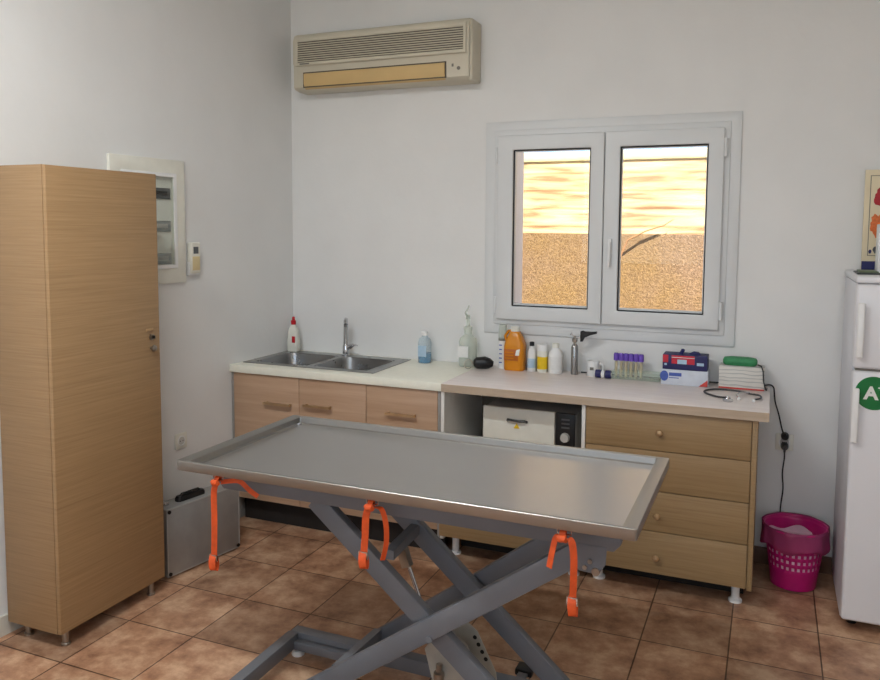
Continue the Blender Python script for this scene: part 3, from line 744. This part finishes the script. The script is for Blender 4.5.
t = Thing('tissue_carton', 'white carton with grey wavy lines and red base edge near the worktop end', 'carton', (2.65, -.09, Z))
b = t.part('carton', MB().box(2.546, 2.754, -.140, -.04, Z, Z+.112, .002), M['wavy'])
t.part('base_edge', MB().box(2.547, 2.753, -.1412, -.139, Z+.001, Z+.008), M['redledge'], b)
t = Thing('green_pouch', 'padded green pouch lying on the white wavy-lined carton', 'pouch', (2.64, -.09, Z+.1125))
mb = MB().rrect((2.640, -.09, Z+.1125), .158, .075, [(.9, .85, 0), (1, 1, .010), (1, 1, .024), (.93, .85, .034), (.6, .5, .039)], .7)
b = t.part('pouch', mb, M['pouch'])
t.part('seam', MB().tube([(2.57, -.128, Z+.128), (2.64, -.1295, Z+.129), (2.71, -.128, Z+.128)], .0018, 6), M['pouch'], b)
tag(MB().tube([(2.722, -.10, Z+.120), (2.737, -.147, Z+.122), (2.746, -.153, Z+.10), (2.750, -.152, Z+.05), (2.760, -.152, Z+.012), (2.765, -.13, Z+.004), (2.766, -.08, Z+.004)], .003, 8).build('thin_cable', M['cable'], off=(2.76, -.13, Z), loc=(2.76, -.13, Z)),
    'thin dark cable hanging over the end of the wavy-lined carton', 'cable')

# stethoscope
def smooth_curve(P, n=8):
    P = [Vector(p) for p in P]; out = []
    for i in range(len(P)-1):
        a, b, c, d = P[max(i-1, 0)], P[i], P[i+1], P[min(i+2, len(P)-1)]
        for k in range(n):
            s = k/n
            out.append(.5*((2*b)+(c-a)*s+(2*a-5*b+4*c-d)*s*s+(3*b-a-3*c+d)*s**3))
    out.append(P[-1]); return out
t = Thing('stethoscope', 'grey stethoscope lying coiled near the end of the pale worktop', 'stethoscope', (2.60, -.33, Z))
zz = Z+.006
t.part('tube', MB().tube(smooth_curve([(2.594, -.420, zz+.006), (2.555, -.385, zz), (2.505, -.33, zz), (2.492, -.27, zz), (2.53, -.215, zz), (2.60, -.205, zz), (2.665, -.225, zz), (2.69, -.255, zz)]), .0045, 8), M['stetho'])
cp = t.part('chestpiece', MB().lathe((2.605, -.445, Z), [(.020, 0), (.023, .003), (.023, .009), (.012, .013), (.008, .022)], 20), M['chrome'])
t.part('stem', MB().tube([(2.603, -.435, Z+.012), (2.594, -.418, Z+.012)], .006, 8), M['stetho'], cp)
t.part('binaural', MB().tube(smooth_curve([(2.69, -.255, zz), (2.735, -.29, zz+.002), (2.742, -.36, zz+.004), (2.715, -.405, zz+.004)]), .004, 8), M['stetho'])
t.part('binaural', MB().tube(smooth_curve([(2.69, -.255, zz+.004), (2.660, -.285, zz+.010), (2.640, -.34, zz+.010), (2.648, -.39, zz+.004)]), .0035, 8), M['chrome'])
for p in ((2.713, -.409, zz+.003), (2.650, -.395, zz+.003)): t.part('ear_tip', MB().lathe((p[0], p[1], Z), [(.004, 0), (.008, .004), (.007, .010), (.003, .013)], 12), M['white'])

# cords
tag(MB().tube(smooth_curve([(1.84, -.030, Z+.004), (1.98, -.032, Z+.004), (2.15, -.028, Z+.004), (2.4, -.030, Z+.004), (2.60, -.024, Z+.004), (2.735, -.022, Z+.006), (2.778, -.020, Z+.012), (2.796, -.020, Z+.001), (2.800, -.020, Z-.02), (2.806, -.018, Z-.07), (2.825, -.018, .77), (2.842, -.022, .70), (2.856, -.046, .672)], 6), .0034, 8).build('power_cable', M['cable'], off=(2.3, -.03, Z), loc=(2.3, -.03, Z)),
    'black power cord running along the back of the pale worktop and down to the socket', 'cable')
tag(MB().tube(smooth_curve([(2.856, -.046, .60), (2.858, -.036, .56), (2.852, -.022, .48), (2.858, -.02, .40), (2.85, -.02, .30), (2.85, -.02, .12)], 6), .0032, 8).build('power_cable', M['cable'], off=(2.856, -.03, .3), loc=(2.856, -.03, .3)),
    'grey-black cord hanging from the socket down behind the pink bin', 'cable')
for i, (zc, lab) in enumerate(((.665, 'upper black plug at the socket beside the drawers'), (.615, 'lower dark plug in the socket beside the drawers'))):
    t = Thing('power_plug', lab, 'plug', (2.857, -.011, zc), 0, 'plugs at the socket')
    mt = M['black'] if i == 0 else M['stetho']
    mb = MB().tube([(2.857, -.0105, zc), (2.857, -.03, zc), (2.857, -.046, zc), (2.857, -.050, zc)], [.019, .018, .014, .010], 18)
    t.part('body', mb, mt)
    t.part('strain_relief', MB().tube([(2.857, -.044, zc), (2.857, -.047, zc+(.012 if i == 0 else -.012)), (2.857, -.047, zc+(.022 if i == 0 else -.024))], [.007, .006, .005], 10), mt)

# ------------------------------------------------------------------ pink waste bin
BX, BY = 2.914, -.188
t = Thing('waste_bin', 'magenta perforated plastic waste bin with a bag folded over its rim', 'bin', (BX, BY, 0))
mb = MB(); N, R = 60, 17
def br(z): return .100+.036*(z/.282)
rows = [[mb.bm.verts.new((BX+br(.282*j/R)*math.cos(2*PI*k/N), BY+br(.282*j/R)*math.sin(2*PI*k/N), .004+.278*j/R)) for k in range(N)] for j in range(R+1)]
for j in range(R):
    for k in range(N):
        if 6 <= j <= 13 and j % 2 == 0 and k % 2 == 0: continue
        l = (k+1) % N
        mb.bm.faces.new((rows[j][k], rows[j][l], rows[j+1][l], rows[j+1][k]))
mb.bm.faces.new(rows[0][::-1])
bo = t.part('basket', mb, M['pink'])
sd = bo.modifiers.new('wall', 'SOLIDIFY'); sd.thickness = .003; sd.offset = -1
t.part('rim', MB().tube([(BX+.139*math.cos(a), BY+.139*math.sin(a), .284) for a in [2*PI*k/40 for k in range(41)]], .006, 8), M['pink'])
# bag: crumpled inner wall and outer skirt
def film(r0, r1, z0, z1, name, mat, amp):
    mb = MB(); n, rr = 72, 6; rw = []
    for j in range(rr+1):
        s = j/rr
        rw.append([mb.bm.verts.new((BX+(r0+(r1-r0)*s+amp*math.sin(7*a+3*s)*.6+amp*math.sin(13*a-2*s)*.4)*math.cos(a),
                                    BY+(r0+(r1-r0)*s+amp*math.sin(7*a+3*s)*.6+amp*math.sin(13*a-2*s)*.4)*math.sin(a),
                                    z0+(z1-z0)*s+(.012*math.sin(5*a+1) if j == rr else 0))) for a in [2*PI*k/n for k in range(n)]])
    for j in range(rr):
        for k in range(n): mb.bm.faces.new((rw[j][k], rw[j][(k+1) % n], rw[j+1][(k+1) % n], rw[j+1][k]))
    o = t.part(name, mb, mat)
    m = o.modifiers.new('wall', 'SOLIDIFY'); m.thickness = .0008
    return o
film(.145, .150, .294, .200, 'bag_skirt', M['liner'], .005)
film(.146, .128, .294, .226, 'bag_lip', M['liner'], .003)
film(.098, .126, .012, .232, 'bag_inside', M['bag'], .001)
mb = MB(); rr = []
for j in range(7):
    r = .122*(1-j/6)+.001
    rr.append([Vector((BX+r*math.cos(2*PI*k/30), BY+r*math.sin(2*PI*k/30), .200+.025*math.sin(j*1.7+k*.9)*(.3+.7*j/6)+.02*j/6)) for k in range(30)])
mb.loft(rr, cap=False)
t.part('bag_contents', mb, M['bag'])

# ------------------------------------------------------------------ fridge
FX0, FX1, FY, FZ = 3.088, 3.64, -.597, 1.494
t = Thing('fridge', 'white two-door fridge with a green energy sticker against the back wall', 'fridge', (3.36, -.31, 0))
t.part('cabinet', MB().box(FX0, FX1, FY+.062, -.03, .035, 1.462, .006), M['fridgeside'])
t.part('top_cover', MB().box(FX0-.003, FX1+.003, FY+.01, -.028, 1.463, FZ, .010, 3), M['fridge'])
d1 = t.part('freezer_door', MB().box(FX0-.001, FX1, FY, FY+.06, 1.116, 1.461, .014, 4), M['fridge'])
d2 = t.part('fridge_door', MB().box(FX0-.001, FX1, FY, FY+.06, .05, 1.106, .014, 4), M['fridge'])
t.part('door_seal', MB().box(FX0+.01, FX1-.01, FY+.02, FY+.061, 1.104, 1.118), M['acgrey'])
for d, z0, z1, hx in ((d1, 1.165, 1.388, FX0+.005), (d2, .815, 1.04, FX0-.001)):
    h = t.part('handle', MB().box(hx, hx+.026, FY-.034, FY-.020, z0, z1, .006, 3), M['white'], d)
    t.part('handle_post', MB().box(hx+.003, hx+.023, FY-.021, FY+.002, z0+.004, z0+.032, .003), M['white'], h)
    t.part('handle_post', MB().box(hx+.003, hx+.023, FY-.021, FY+.002, z1-.032, z1-.004, .003), M['white'], h)
for x in (FX0+.05, FX1-.05):
    for y in (FY+.11, -.09): t.part('foot', MB().lathe((x, y, 0), [(.02, 0), (.02, .01), (.012, .014), (.012, .036)], 14), M['black'])
SXc, SZc, SR = 3.167, 1.019, .0685
st = t.part('energy_sticker', MB().prism([(SXc+SR*math.cos(a), SZc+SR*math.sin(a)) for a in [2*PI*k/48 for k in range(48)]], 'y', FY-.0012, FY+.001), M['green'], d2, label='round green sticker with white lettering')
def letter(ch, size, x, z, bold):
    me = text_mesh(ch, size, .0006, bold)
    for v in me.vertices:
        q = v.co.copy(); v.co = Vector((x+q.x, FY-.0018-q.z, z+q.y))-Vector(t.off)
    me.materials.append(M['sticker_white'])
    o = bpy.data.objects.new('lettering', me); C.objects.link(o); o.parent = d2
    return o
letter('A', .072, SXc-.010, SZc-.002, .0028); letter('+', .034, SXc+.024, SZc+.022, .0012)

t = Thing('anatomy_poster', 'cream printed board with orange and red pictures and navy foot, standing on the fridge', 'poster', (3.36, -.03, FZ+.001))
b = t.part('board', MB().box(3.150, 3.60, -.048, -.03, FZ+.001, 1.956, .002), M['poster'])
t.part('border', MB().frame(3.172, 3.58, 1.56, 1.93, .003, .003, .003, .003, -.0492, -.047), M['acgrey'], b)
t.part('foot_band', MB().box(3.1505, 3.5995, -.0495, -.047, FZ+.002, 1.535), M['navy'], b)
def blob(cx, cz, rx, rz, seed, n=26):
    rnd = random.Random(seed); k = [rnd.uniform(.8, 1.15) for _ in range(n)]
    return [(cx+rx*k[i]*math.cos(2*PI*i/n), cz+rz*k[i]*math.sin(2*PI*i/n)) for i in range(n)]
t.part('picture', MB().prism(blob(3.232, 1.832, .042, .048, 2), 'y', -.0496, -.047), M['redprint'], b)
t.part('picture', MB().prism(blob(3.207, 1.70, .030, .052, 5), 'y', -.0496, -.047), M['orangeprint'], b)
t.part('picture', MB().prism(blob(3.183, 1.580, .007, .010, 7), 'y', -.0496, -.047), M['navy'], b)
t.part('picture', MB().prism(blob(3.205, 1.588, .012, .016, 8), 'y', -.0496, -.047), M['breaker'], b)
t.part('picture', MB().prism(blob(3.42, 1.76, .10, .09, 9), 'y', -.0496, -.047), M['orangeprint'], b)
t = Thing('white_carton', 'upright white carton in front of the printed board on the fridge', 'carton', (3.26, -.25, FZ+.001))
b = t.part('carton', MB().box(3.190, 3.33, -.29, -.20, FZ+.001, 1.705, .003), M['white'])
t.part('lid_flap', MB().box(3.191, 3.329, -.291, -.289, 1.665, 1.703), M['label'], b)
t = Thing('leaflet_stack', 'thin dark leaflets lying flat on top of the fridge', 'leaflets', (3.14, -.36, FZ+.001))
a = MB().prism([(3.095, -.50), (3.19, -.47), (3.17, -.24), (3.10, -.27)], 'z', FZ+.001, FZ+.006)
t.part('leaflet', a, M['paper'])
t.part('leaflet', MB().prism([(3.110, -.42), (3.185, -.40), (3.175, -.22), (3.115, -.24)], 'z', FZ+.0062, FZ+.010), plain('green_leaflet', (92, 112, 84), .5, var=.3, vscale=40))

# ------------------------------------------------------------------ examination table
TX0, TX1, TY0, TY1, TH, TB = .884, 2.456, -2.055, -1.333, .868, .834
t = Thing('examination_table', 'veterinary examination table with stainless tray top on a grey scissor lift', 'table', (1.70, -1.72, 0))
# tray: one shell with a recessed floor
mb = MB()
def rr2(x0, x1, y0, y1, r, z, n=6):
    pts = []
    for cx, cy, a0 in ((x1-r, y1-r, 0), (x0+r, y1-r, PI/2), (x0+r, y0+r, PI), (x1-r, y0+r, 1.5*PI)):
        for i in range(n+1):
            a = a0+PI/2*i/n; pts.append(Vector((cx+r*math.cos(a), cy+r*math.sin(a), z)))
    return pts
def inset(a, b, r, z): return rr2(TX0+a, TX1-a, TY0+b, TY1-b, r, z)
rings = [inset(.002, .002, .008, TB), inset(0, 0, .008, TB+.003), inset(0, 0, .008, TH-.0015), inset(.0015, .0015, .007, TH)]
mb.loft(rings, cap=False)
rim_in = [inset(.0015, .0015, .007, TH), inset(.038, .012, .007, TH), inset(.042, .015, .007, TH-.003), inset(.043, .017, .007, TH-.023), inset(.050, .024, .008, TH-.027)]
mb.loft(rim_in, cap=False)
mb.loft([inset(.002, .002, .008, TB), inset(.03, .02, .02, TB)], cap=False)
bmesh.ops.remove_doubles(mb.bm, verts=mb.bm.verts[:], dist=.0002)
t.part('tray_rim', mb, M['trayrim'])
mb = MB(); mb.loft([inset(.0495, .0235, .008, TH-.0270), inset(.0495, .0235, .008, TB+.001)])
t.part('tray_floor', mb, M['tray'])
for y in (TY1-.020, ):
    t.part('drain_plug', MB().cyl((TX0+.058, TY1-.045, TH-.027), (TX0+.058, TY1-.045, TH-.018), .010, 14), M['chrome'])
# upper frame
F = M['frame']
def beam(y0, y1):
    return MB().prism([(.942, TB-.002), (2.402, TB-.002), (2.392, .765), (2.372, .742), (.985, .742), (.955, .772)], 'y', y0, y1).bevel_all(.003)
t.part('upper_beam', beam(-1.93, -1.89), F)
t.part('upper_beam', beam(-1.60, -1.56), F)
for x in (1.02, 2.33): t.part('upper_crossbar', MB().box(x-.025, x+.025, -1.889, -1.601, .775, TB-.002, .003), F)
# scissor arms (front face y, line through two points)
def arm(p0, p1, yf, w=.036, hgt=.068):
    yc = yf+w/2
    return MB().bar((p0[0], yc, p0[1]), (p1[0], yc, p1[1]), w, hgt, (0, 0, 1)).bevel_all(.004)
def ln(a, b, x): return a[1]+(b[1]-a[1])*(x-a[0])/(b[0]-a[0])
Bn = ((1.4726, .1616), (2.2574, .711)); Bf = ((1.419, .094), (2.044, .559)); An = ((1.349, .713), (1.905, .2475)); Af = ((1.5664, .606), (2.11, .139))
def full(L, x0, x1, yf): return arm((x0, ln(*L, x0)), (x1, ln(*L, x1)), yf)
t.part('scissor_arm', full(Bn, 1.30, 2.285, -1.925), F)
t.part('scissor_arm', full(Bf, 1.42, 2.27, -1.585), F)
t.part('scissor_arm', full(An, 1.325, 2.115, -1.880), F)
t.part('scissor_arm', full(Af, 1.41, 2.165, -1.632), F)
t.part('arm_crossbar', MB().bar((1.605, -1.85, .572), (1.600, -1.60, .585), .034, .034), F)
t.part('arm_crossbar', MB().bar((1.415, -1.888, .118), (1.425, -1.588, .108), .03, .075), F)
t.part('pivot', MB().cyl((1.788, -1.931, .352), (1.788, -1.85, .352), .011, 16), M['frame'])
# end bracket with roller
br_ = t.part('end_bracket', MB().prism([(2.265, .752), (2.352, .752), (2.350, .700), (2.325, .668), (2.27, .672)], 'y', -1.9315, -1.925), F)
t.part('bracket_bolt', MB().cyl((2.305, -1.938, .705), (2.305, -1.931, .705), .007, 10), M['satin'], br_)
t.part('bracket_bolt', MB().cyl((2.29, -1.938, .685), (2.29, -1.931, .685), .007, 10), M['satin'], br_)
t.part('roller', MB().cyl((2.322, -1.936, .676), (2.322, -1.90, .676), .012, 18), M['satin'])
# base frame
t.part('base_rail', MB().box(1.075, 2.16, -1.655, -1.605, .045, .098, .003), F)
t.part('base_ledge', MB().box(1.112, 1.40, -1.690, -1.656, .045, .078, .003), F)
t.part('base_rail', MB().box(1.075, 2.16, -2.165, -2.115, .045, .098, .003), F)
t.part('base_crossbar', MB().box(1.068, 1.112, -2.114, -1.656, .045, .100, .003), F)
t.part('base_crossbar', MB().box(2.115, 2.159, -2.114, -1.656, .045, .098, .003), F)
for x in (1.10, 2.12):
    for y in (-1.64, -2.14):
        t.part('levelling_foot', MB().lathe((x, y, 0), [(.024, 0), (.026, .006), (.022, .020), (.008, .024), (.008, .046)], 18), M['white'])
# hydraulic ram and its brackets
t.part('ram_rod', MB().cyl((1.603, -1.74, .555), (1.70, -1.74, .300), .0075, 14), M['chrome'])
t.part('ram_clevis', MB().bar((1.594, -1.74, .575), (1.622, -1.74, .490), .030, .032), M['satin'])
t.part('ram_cylinder', MB().cyl((1.690, -1.74, .325), (1.79, -1.74, .07), .026, 20), F)
for y in (-1.800, -1.700):
    pl = t.part('ram_plate', MB().prism([(1.715, .240), (1.75, .290), (1.80, .335), (1.87, .285), (1.94, .150), (1.945, .095), (1.755, .095)], 'y', y, y+.006).bevel_all(.0015), M['plate'])
    for k in range(4):
        s = k/3
        t.part('slot_hole', MB().cyl((1.862+.041*s, y-.0008, .262-.070*s), (1.862+.041*s, y+.001, .262-.070*s), .0075, 10), M['black'], pl)
t.part('adjusting_screw', MB().lathe((1.775, -1.812, .155), [(.018, 0), (.018, .02), (.010, .024), (.010, .05)], 14), M['satin'])
pd = t.part('foot_pedal', MB().box(1.945, 2.01, -1.50, -1.44, .035, .06, .006), M['black'])
t.part('pedal_arm', MB().box(1.96, 1.995, -1.604, -1.49, .04, .052, .002), F)
# hooks under the tray lip
for x in (1.048, 1.640, 2.252):
    t.part('tray_hook', MB().tube([(x-.02, -2.035, TB+.002), (x-.02, -2.035, TB-.017), (x+.02, -2.035, TB-.017), (x+.02, -2.035, TB+.002)], .003, 8), M['chrome'])

# ------------------------------------------------------------------ orange straps hanging from the hooks
YS = -2.035
def strap(label, x, tails):
    t = Thing('restraint_strap', label, 'strap', (x, YS, TB-.02), 0, 'orange restraint straps')
    t.part('knot', MB().tube([(x-.013, YS-.016, TB-.020), (x-.004, YS-.018, TB-.026), (x+.008, YS-.018, TB-.024), (x+.013, YS-.014, TB-.032)], [.007, .011, .011, .007], 12), M['orange'])
    t.part('loop', MB().ribbon(smooth_curve([(x, YS-.011, TB-.028), (x, YS-.008, TB-.014), (x, YS, TB-.007), (x, YS+.008, TB-.014), (x, YS+.009, TB-.028)], 5), .018, .002, (1, 0, 0)), M['orange'])
    for P, w, sd, buckle in tails:
        rb = t.part('webbing', MB().ribbon(smooth_curve([(x+a, YS+b, TB+c) for a, b, c in P], 7), w, .0022, sd), M['orange'])
        if buckle:
            a, b, c = P[-1]; bx, bz = x+a, TB+c
            bk = t.part('buckle', MB().frame(bx-.016, bx+.016, bz-.012, bz+.012, .005, .005, .004, .004, YS+b-.006, YS+b+.000), M['chrome'])
            t.part('fold', MB().ribbon(smooth_curve([(bx, YS+b-.001, bz+.012), (bx, YS+b-.011, bz-.005), (bx+.003, YS+b-.012, bz-.032), (bx+.004, YS+b-.002, bz-.042), (bx+.003, YS+b+.006, bz-.025), (bx, YS+b+.003, bz)], 5), .024, .0025, (1, .25, 0)), M['orange'])
    return t
strap('orange strap on the tray corner nearest the metal case, long tail ending in a buckle', 1.046,
      [([(0, -.008, -.022), (-.010, -.010, -.06), (-.012, -.008, -.15), (-.014, -.008, -.24), (-.018, -.006, -.295)], .020, (1, .5, 0), True),
       ([(.005, .010, -.030), (.035, .014, -.024), (.075, .02, -.022), (.105, .03, -.05), (.130, .045, -.075)], .016, (0, .5, 1), False)])
strap('orange strap at the middle of the tray edge, two short tails', 1.636,
      [([(-.004, -.008, -.022), (-.014, -.010, -.06), (-.018, -.008, -.12), (-.024, -.006, -.185)], .022, (1, .4, 0), True),
       ([(.006, .010, -.032), (.032, .008, -.035), (.048, .006, -.08), (.050, .004, -.14), (.038, .002, -.195)], .017, (.6, .8, 0), False)])
strap('orange strap at the tray end near the drawers, longer tail with buckle', 2.248,
      [([(.006, -.014, -.030), (.026, -.012, -.03), (.034, -.010, -.075), (.034, -.008, -.15), (.032, -.006, -.205)], .020, (1, .4, 0), True),
       ([(-.006, .010, -.032), (-.022, .008, -.035), (-.032, .006, -.075), (-.040, .004, -.125)], .018, (1, -.3, 0), False)])

# ------------------------------------------------------------------ ceiling lamps, unseen, added for fill light
for (lx, ly, lab) in ((1.1, -3.0, 'long white ceiling light added as unseen fill over the examination table'), (2.9, -4.4, 'long white ceiling light added as unseen fill nearer the rear window')):
    t = Thing('ceiling_fill_lamp', lab, 'ceiling light', (lx, ly, ZC), 0, 'added fill lights')
    t.part('housing', MB().box(lx-.62, lx+.62, ly-.10, ly+.10, ZC-.05, ZC, .006), M['white'])
    t.part('diffuser', MB().box(lx-.60, lx+.60, ly-.085, ly+.085, ZC-.075, ZC-.05, .008), M['lamp'])

# ------------------------------------------------------------------ lights
def area(name, loc, rot, sx, sy, power, col):
    L = bpy.data.lights.new(name, 'AREA'); L.shape = 'RECTANGLE'; L.size = sx; L.size_y = sy; L.energy = power; L.color = col
    o = bpy.data.objects.new(name, L); C.objects.link(o); o.location = loc; o.rotation_euler = rot; return o
area('rear_fill_light', (1.98, YR+.02, 1.95), (PI/2, 0, 0), 3.1, 1.45, 25, (.93, .97, 1))  # fill light in front of the added rear window
area('ceiling_fill_area', (1.1, -3.0, ZC-.085), (0, 0, 0), 1.15, .16, 48, (.95, .98, 1))  # fill light below the added ceiling lamps, this one and the next
area('ceiling_fill_area', (2.9, -4.4, ZC-.085), (0, 0, 0), 1.15, .16, 20, (.95, .98, 1))
S = bpy.data.lights.new('sun', 'SUN'); S.energy = 31; S.angle = .01; S.color = (1, .95, .86)
so_ = bpy.data.objects.new('sun', S); C.objects.link(so_); so_.location = (6, -3, 9)
so_.rotation_euler = Vector((-.42, .28, -.86)).to_track_quat('-Z', 'Y').to_euler()
W = bpy.data.worlds.new('sky'); bpy.context.scene.world = W; W.use_nodes = True
nt = W.node_tree; bg = nt.nodes['Background']
sk = nt.nodes.new('ShaderNodeTexSky'); sk.sky_type = 'HOSEK_WILKIE'; sk.sun_direction = Vector((.42, -.28, .86)).normalized(); sk.turbidity = 3
nt.links.new(sk.outputs['Color'], bg.inputs['Color']); bg.inputs['Strength'].default_value = 7

# ------------------------------------------------------------------ camera
cam = bpy.data.cameras.new('camera'); co = bpy.data.objects.new('camera', cam); C.objects.link(co)
yaw, pitch, roll = .39159, -.08124, .006977
f = Vector((-math.sin(yaw)*math.cos(pitch), math.cos(yaw)*math.cos(pitch), math.sin(pitch)))
r = Vector((math.cos(yaw), math.sin(yaw), 0)); u = r.cross(f)
r2 = r*math.cos(roll)+u*math.sin(roll); u2 = -r*math.sin(roll)+u*math.cos(roll)
co.matrix_world = Matrix(((r2.x, u2.x, -f.x, 2.7648), (r2.y, u2.y, -f.y, -4.15168), (r2.z, u2.z, -f.z, 1.67992), (0, 0, 0, 1)))
cam.sensor_fit = 'HORIZONTAL'; cam.sensor_width = 36; cam.lens = 783.31*36/880
cam.shift_x = (440-448.139)/880; cam.shift_y = -(340-290.728)/880
cam.clip_start = .05
bpy.context.scene.camera = co
vs = bpy.context.scene.view_settings
vs.view_transform = 'Standard'; vs.look = 'None'; vs.gamma = 1; vs.use_curve_mapping = False; vs.exposure = -.1
